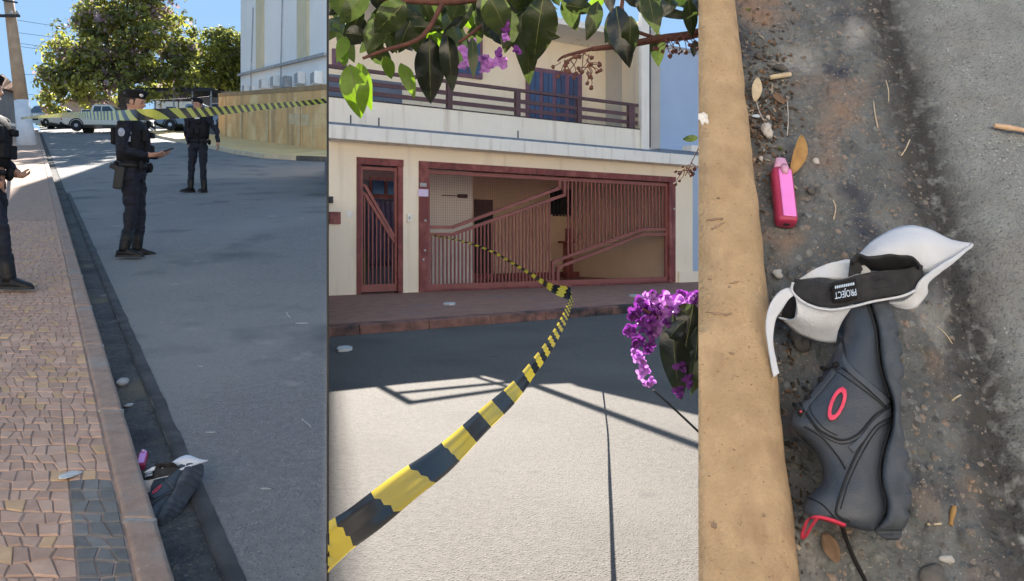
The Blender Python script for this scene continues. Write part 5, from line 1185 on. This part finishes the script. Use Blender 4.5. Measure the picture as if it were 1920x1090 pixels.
stations = [  # y, x of the top line (left), x of the upper/sole line, x of the ground edge, half width
    (546, 1606, 1618, 1640, .006), (552, 1596, 1622, 1652, .018), (562, 1586, 1628, 1661, .029), (585, 1578, 1636, 1670, .038), (617, 1578, 1645, 1680, .043), (637, 1579, 1648, 1684, .045), (662, 1563, 1650, 1688, .046), (700, 1543, 1656, 1690, .046), (732, 1521, 1667, 1686, .045), (752, 1503, 1673, 1684, .044),
    (767, 1489, 1675, 1684, .043), (793, 1480, 1674, 1684, .042), (809, 1492, 1671, 1689, .041), (844, 1527, 1660, 1698, .039), (879, 1542, 1654, 1703, .038), (905, 1540, 1655, 1705, .038), (920, 1526, 1659, 1705, .038), (934, 1511, 1663, 1704, .037), (950, 1505, 1664, 1702, .036), (964, 1510, 1661, 1700, .034), (976, 1545, 1653, 1697, .029), (986, 1588, 1645, 1693, .022), (994, 1618, 1640, 1689, .012)]
st_i = interp(stations, 90)
WV = (M3i @ Vector((0, 0, CZ)) - s3(1600, 780, HS)).normalized()      # the shoe leans on its side edge, its width axis tipped towards the kerb
def ring_up(y_, xl, xm, xr, w):
    a, b = sp(xl, y_, HS), sp(xm + 5, y_, HS); n = 30; r = []
    for k in range(n):
        ang = 2 * math.pi * k / n; ca, sa = math.cos(ang), math.sin(ang)
        u = .5 - .5 * math.copysign(abs(ca) ** .8, ca); ww = w * 1.06 * math.copysign(abs(sa) ** .8, sa)
        ww *= .58 + .42 * math.sin(min(1, u * 1.5 + .15) * math.pi / 2)
        r.append(a.lerp(b, u) + WV * ww)
    return r
mb = MB(); mb.loft([ring_up(*s_) for s_ in st_i]); up_ = mb.build('upper', M_shoe, shoe)
sub = up_.modifiers.new('s', 'SUBSURF'); sub.levels = 1; sub.render_levels = 1
bv = BVHTree.FromPolygons([v.co for v in up_.data.vertices], [p.vertices for p in up_.data.polygons])
def drape(px, py, lift=.0):
    """pixel on the shoe's upper side"""
    o = M3i @ Vector((0, 0, CZ)) - SO; d = (sp(px, py, 0) - o).normalized(); hit = bv.ray_cast(o, d)
    if hit[0] is None: q = sp(px, py, HV); return q + Vector((0, 0, lift))
    return hit[0] + hit[1] * lift if hit[1].dot(d) < 0 else hit[0] - hit[1] * lift
def seam(pts, r=.0009, m=M_seam, name='seam', n=30, lift=.0004, par=None):
    q = [drape(a, b, lift) for a, b in interp(pts, n)]; mb = MB(); mb.tube(q, r, 6); return mb.build(name, m, par or up_)
seam([(1580, 640), (1584, 662), (1590, 682), (1620, 710), (1650, 735), (1672, 755)], .0014); seam([(1578, 690), (1600, 705), (1630, 728), (1655, 750), (1668, 762)]); seam([(1570, 697), (1600, 718), (1640, 748), (1662, 768)], .0006)
seam([(1624, 566), (1640, 617), (1645, 662), (1652, 700), (1668, 746)], .0017); seam([(1500, 756), (1530, 800), (1560, 820), (1585, 825), (1612, 812), (1640, 780), (1672, 760)], .0013)
seam([(1503, 766), (1533, 808), (1562, 828), (1588, 832), (1616, 818), (1644, 787), (1672, 768)], .0006); seam([(1524, 745), (1545, 715), (1560, 698), (1575, 692)], .0006); seam([(1519, 752), (1522, 775), (1545, 803), (1570, 817)], .0006)
seam([(1672, 782), (1640, 800), (1610, 845), (1585, 900), (1568, 955), (1575, 970), (1592, 978)], .0013); seam([(1672, 790), (1645, 806), (1617, 850), (1592, 903), (1576, 955)], .0006); seam([(1508, 800), (1540, 820), (1570, 855), (1585, 880)], .001); seam([(1668, 800), (1656, 840), (1649, 872), (1650, 905), (1660, 940), (1656, 966)], .0017)
seam([(1512, 932), (1540, 945), (1560, 965), (1575, 985)], .0007)
# overlay patches, proud of the upper
def overlay(rowsA, rowsB, nu=22, nv=7, lift=.0012):
    A, B = interp(rowsA, nu), interp(rowsB, nu); rows = [[drape(a[0] + (b[0] - a[0]) * j / (nv - 1), a[1] + (b[1] - a[1]) * j / (nv - 1), lift) for j in range(nv)] for a, b in zip(A, B)]
    mb = MB(); mb.sheet(rows, .0009); return mb.build('overlay_panel', M_shoe2, up_)
overlay([(1670, 764), (1640, 786), (1612, 820), (1590, 838)], [(1670, 780), (1645, 796), (1620, 825), (1600, 850)])
overlay([(1582, 660), (1596, 688), (1630, 718), (1668, 754)], [(1578, 672), (1590, 698), (1622, 726), (1660, 762)])
overlay([(1562, 690), (1535, 722), (1510, 752), (1500, 775)], [(1568, 700), (1544, 730), (1520, 758), (1506, 785)])
# logo ring
ctr = (1569, 759); ax_, bx_ = 33, 13; ang = math.radians(-68); rows = []
for k in range(41):
    t = 2 * math.pi * k / 40; r = []
    for f in (1.0, .84, .67, .5):
        fx = f if f == 1 else f; x, y_ = ax_ * (1 - (1 - f) * .62) * math.cos(t), bx_ * f * math.sin(t)
        r.append(drape(ctr[0] + x * math.cos(ang) - y_ * math.sin(ang), ctr[1] + x * math.sin(ang) + y_ * math.cos(ang), .0016))
    rows.append(r)
mb = MB(); mb.sheet(rows, .0012); mb.build('oval_logo', M_logo, up_)
# sole with lugs
rows = []
for i, (y_, xl, xm, xr, w) in enumerate(interp(stations + [(1004, 1640, 1652, 1687, .014), (1011, 1650, 1664, 1682, .006)], 170)):
    lug = 6 * (1 if math.sin(y_ * .16) > .35 else 0) * (1 if 600 < y_ < 725 or 820 < y_ < 985 else 0); a, b = sp(xm - 2, y_, HS), sp(xr + 3 - lug, y_, HS); w2 = w * 1.04 + .003; r = []
    for k in range(20):
        t = 2 * math.pi * k / 20; ca, sa = math.cos(t), math.sin(t); u = .5 + .5 * math.copysign(abs(ca) ** .5, ca); r.append(a.lerp(b, u) + WV * (w2 * math.copysign(abs(sa) ** .4, sa) * (1 - .1 * u)))
    rows.append(r)
mb = MB(); mb.loft(rows); mb.build('sole', M_sole, shoe)
# eyelet, pull loop, lace
for px, py in ((1497, 776), (1510, 748), (1535, 714), (1562, 686)):
    c = drape(px + 6, py, .001); mb = MB(); mb.ball(c, .0042, 10, 6); e = mb.build('eyelet', M_line, shoe); mb = MB(); mb.ball(c + Vector((-.001, .0005, .003)), .0016, 8, 6); mb.build('lace_end', M_logo if px < 1500 else M_line, e)
for a, b in (((1488, 758), (1498, 772)), ((1506, 727), (1520, 738)), ((1540, 690), (1556, 692))):
    mb = MB(); mb.tube([sp(a[0], a[1], .05), sp((a[0] + b[0]) / 2, (a[1] + b[1]) / 2, .07), drape(b[0] + 4, b[1], .002)], .002, 7); mb.build('lace', M_line, shoe)
q = [sp(a, b, h) for a, b, h in ((1584, 984, .095), (1558, 974, .1), (1530, 968, .1), (1513, 974, .085), (1504, 996, .07), (1503, 1008, .065), (1511, 1009, .07), (1522, 990, .085), (1534, 974, .098))]
rows = []
for i, v in enumerate(interp([tuple(x) for x in q], 30)): rows.append([Vector(v) + Vector((0, 0, k)) for k in (-.0035, .0035)])
mb = MB(); mb.sheet(rows, .0022); mb.build('pull_loop', M_loop, shoe)
mb = MB(); mb.tube([Vector(v) for v in interp([tuple(sp(a, b, h)) for a, b, h in ((1578, 984, .05), (1586, 1010, .02), (1600, 1045, .008), (1625, 1095, .008), (1640, 1130, .008))], 16)], .0023, 7); mb.build('loose_lace', M_line, shoe)

# ---- white visor with black sweatband, draped over the shoe's toe
M_vis = mat('visor_white_cloth', (.64, .68, .74), (.58, .62, .69), scale=20, rough=.85, bump=.0012, bscale=620, trans=.12, c3=(.5, .52, .55), s3=16, w3=(.58, .8))
M_band = mat('sweatband_black', (.02, .022, .026), (.035, .037, .042), scale=60, rough=.9, bump=.0018, bscale=420, c3=(.055, .057, .06), s3=22, w3=(.55, .75))
VO = s3(1600, 540, 0)
visor = thing('visor_cap', 'white sun visor with black sweatband draped on the shoe toe', 'visor', M=M3 @ Matrix.Translation(VO))
vp = lambda a: s3(*a) - VO
def vsheet(name, m, curves, nu=30, nv=8, t=.0016, par=visor):
    cs = [interp(c, nu) for c in curves]; rows = [[vp(q) for q in interp([c[i] for c in cs], nv)] for i in range(nu)]
    k = {'crown_panel': .0035, 'crown_cloth': .003, 'strap': .0018, 'sweatband': .0022, 'sweatband_back': .002, 'brim_edge': .0012, 'brim': .0008}.get(name, 0)
    rows = [[q + Vector((0, 0, k * (mn.noise(q * 38) + .6 * mn.noise(q * 90 + Vector((3, 0, 0)))))) for q in r] for r in rows]
    mb = MB(); mb.sheet(rows, t); return mb.build(name, m, par)
# brim: arched peak pointing right
brim = vsheet('brim', M_vis, [[(1606, 486, .07), (1640, 452, .085), (1690, 427, .095), (1735, 430, .1), (1785, 452, .09), (1823, 459, .08)],
                       [(1615, 490, .08), (1650, 470, .095), (1695, 455, .105), (1738, 456, .106), (1785, 463, .095), (1822, 461, .08)],
                       [(1630, 494, .08), (1665, 488, .092), (1705, 484, .098), (1742, 480, .1), (1785, 474, .092), (1821, 463, .08)],
                       [(1650, 502, .072), (1690, 503, .08), (1722, 508, .086), (1745, 508, .09), (1785, 487, .088), (1820, 465, .08)]], 34, 12, .0022)
vsheet('brim_edge', M_vis, [[(1821, 463, .085), (1790, 489, .095), (1760, 512, .1), (1738, 532, .098), (1736, 552, .09), (1712, 578, .078), (1676, 574, .07)],
                            [(1822, 458, .083), (1782, 484, .1), (1745, 508, .106), (1722, 528, .102), (1712, 548, .094), (1694, 563, .084), (1664, 566, .078)]], 30, 5, .0025)
# crown cloth left
vsheet('crown_cloth', M_vis, [[(1500, 522, .085), (1530, 503, .092), (1565, 492, .1), (1600, 488, .1), (1632, 508, .098)],
                              [(1496, 524, .08), (1530, 520, .088), (1565, 523, .092), (1600, 520, .096), (1630, 512, .096)]], 24, 6)
vsheet('crown_panel', M_vis, [[(1490, 556, .088), (1530, 574, .09), (1565, 578, .09), (1600, 570, .09)],
                              [(1494, 592, .075), (1524, 606, .072), (1550, 616, .066), (1575, 608, .07)],
                              [(1470, 602, .05), (1500, 626, .046), (1535, 640, .045), (1567, 642, .05)]], 24, 10)
vsheet('crown_rim', M_vis, [[(1464, 600, .05), (1490, 606, .05), (1498, 590, .052), (1500, 560, .07)], [(1459, 596, .055), (1488, 600, .055), (1494, 586, .058), (1496, 560, .074)]], 20, 4)
vsheet('inner_cloth', M_band, [[(1478, 556, .06), (1490, 556, .07), (1500, 560, .075)], [(1462, 598, .035), (1484, 604, .035), (1496, 590, .04)]], 14, 8)
# strap hanging over the kerb edge
vsheet('strap', M_vis, [[(1490, 538, .09), (1468, 543, .095), (1447, 566, .095), (1437, 600, .09), (1440, 640, .085), (1446, 680, .08), (1451, 708, .076)],
                        [(1492, 552, .09), (1479, 562, .09), (1466, 582, .088), (1454, 602, .086), (1450, 640, .082), (1456, 676, .078), (1461, 700, .075)]], 34, 6)
# sweatband: front face, right turn, back face
bf = vsheet('sweatband', M_band, [[(1490, 521, .1), (1520, 527, .104), (1545, 531, .106), (1572, 526, .108), (1605, 517, .11), (1650, 508, .112), (1698, 504, .112), (1724, 497, .108), (1731, 510, .104)],
                                  [(1488, 552, .088), (1515, 567, .09), (1550, 577, .092), (1580, 574, .092), (1612, 566, .094), (1655, 560, .096), (1696, 551, .096), (1716, 532, .096), (1730, 518, .1)]], 50, 6, .003)
vsheet('sweatband_back', M_band, [[(1594, 490, .122), (1608, 476, .128), (1630, 481, .128), (1664, 476, .13), (1690, 479, .13), (1711, 481, .128), (1727, 497, .118)],
                                  [(1600, 508, .09), (1620, 502, .088), (1645, 504, .088), (1668, 505, .088), (1690, 506, .088), (1706, 507, .09), (1722, 512, .1)]], 40, 6, .003)
vsheet('band_fold', M_band, [[(1594, 486, .114), (1612, 494, .112), (1618, 506, .11)], [(1590, 520, .106), (1602, 514, .106), (1612, 512, .106)]], 12, 6, .002)
# piping under the band
q = [vp(a) for a in interp([(1487, 530, .1), (1486, 548, .092), (1512, 570, .092), (1550, 581, .094), (1590, 577, .094), (1640, 565, .096), (1690, 556, .098), (1716, 545, .098)], 40)]
mb = MB(); mb.tube(q, .0016, 6); mb.build('piping', M_vis, visor)
for off in (.35, .65):
    A = interp([(1490, 521, .1), (1520, 527, .104), (1545, 531, .106), (1572, 526, .108), (1605, 517, .11), (1650, 508, .112), (1698, 504, .112)], 30); B = interp([(1488, 552, .088), (1515, 567, .09), (1550, 577, .092), (1580, 574, .092), (1612, 566, .094), (1655, 560, .096), (1696, 551, .096)], 30)
    mb = MB(); mb.tube([vp(tuple(a[k] + (b[k] - a[k]) * off for k in range(3))) + Vector((0, 0, .003)) for a, b in zip(A, B)], .0004, 5); mb.build('stitch_line', M_line, bf)
# sewn label
lab = vsheet('label', M_line, [[(1560, 531, .114), (1584, 527, .115), (1604, 522, .116)], [(1562, 568, .1), (1586, 566, .1), (1607, 560, .101)]], 12, 5, .0012, bf)
M_txt = mat('label_print_blue', (.5, .62, .78), (.42, .54, .72), scale=60, rough=.7)
def label_text(body, ca, cb, cc, size, name):
    """ca,cb = baseline ends on the label, upside down for us"""
    cu = bpy.data.curves.new('t', 'FONT'); cu.body = body; cu.size = 1; cu.extrude = .01; cu.align_x = 'CENTER'; cu.align_y = 'CENTER'
    to = bpy.data.objects.new('t', cu); C.objects.link(to); dg = bpy.context.evaluated_depsgraph_get(); dg.update(); me = bpy.data.meshes.new_from_object(to.evaluated_get(dg)); bpy.data.objects.remove(to)
    a, b, c = vp(ca), vp(cb), vp(cc); xa = (b - a); wid = max(v.co.x for v in me.vertices) - min(v.co.x for v in me.vertices); sc_ = xa.length / wid; xa.normalize(); mid = (a + b) / 2; ya = (c - mid); hh = ya.length; ya.normalize(); zn = xa.cross(ya).normalized(); mid = mid + ya * hh / 2
    H_ = max(v.co.y for v in me.vertices) - min(v.co.y for v in me.vertices)
    flip = -1 if zn.z < 0 else 1
    for v in me.vertices: v.co = mid + xa * v.co.x * sc_ + ya * v.co.y * hh / H_ * .9 + zn * (v.co.z * .02 * flip + .0022 * flip)
    me.materials.clear(); me.materials.append(M_txt); o = bpy.data.objects.new(name, me); C.objects.link(o); o.parent = lab; return o
label_text('PROJECT', (1603, 538, .114), (1563, 545, .112), (1585, 560, .108), 1, 'label_lettering')
label_text('•••••••••••', (1600, 528, .1165), (1564, 535, .1155), (1582, 538, .114), 1, 'label_small_print')

# the same things seen small from the street: shoe, visor and vape in the lower left gutter
def place_copy(src, label, M):
    c = copy_tree(src); c.matrix_world = M; return tag(c, label)
RS = Matrix.Rotation(math.atan(SL), 4, 'X')
def onkerb(px, py, dz, sc_, rz, tx=0, ty=0):
    p = g1(px, py, dz); return Matrix.Translation(p) @ RS @ Matrix.Rotation(rz, 4, 'Z') @ Matrix.Rotation(ty, 4, 'Y') @ Matrix.Rotation(tx, 4, 'X') @ Matrix.Diagonal((*([sc_] * 3), 1))
place_copy(shoe, 'dark sneaker seen small in the gutter of the climbing street', onkerb(332, 945, -.01, 1.12, .12, .38))
place_copy(visor, 'white visor seen small on the dark sneaker by the kerb', onkerb(333, 900, .03, 1.1, .12, .38))
place_copy(vape, 'pink vape seen small against the kerb of climbing street', onkerb(270, 852, .03, 1.5, -1.25, 0))

# things of one kind carry one group
GR = {'person': 'officers on the climbing street', 'wire': 'overhead wires from the utility pole', 'pickup truck': 'pickups parked across the street', 'twig': 'twigs and straws in the steep gutter', 'leaf': 'dry leaves in the steep gutter', 'weed': 'tiny weeds along the steep kerb'}
for o in list(C.objects):
    if o.parent is None and o.get('category') in GR: o['group'] = GR[o['category']]
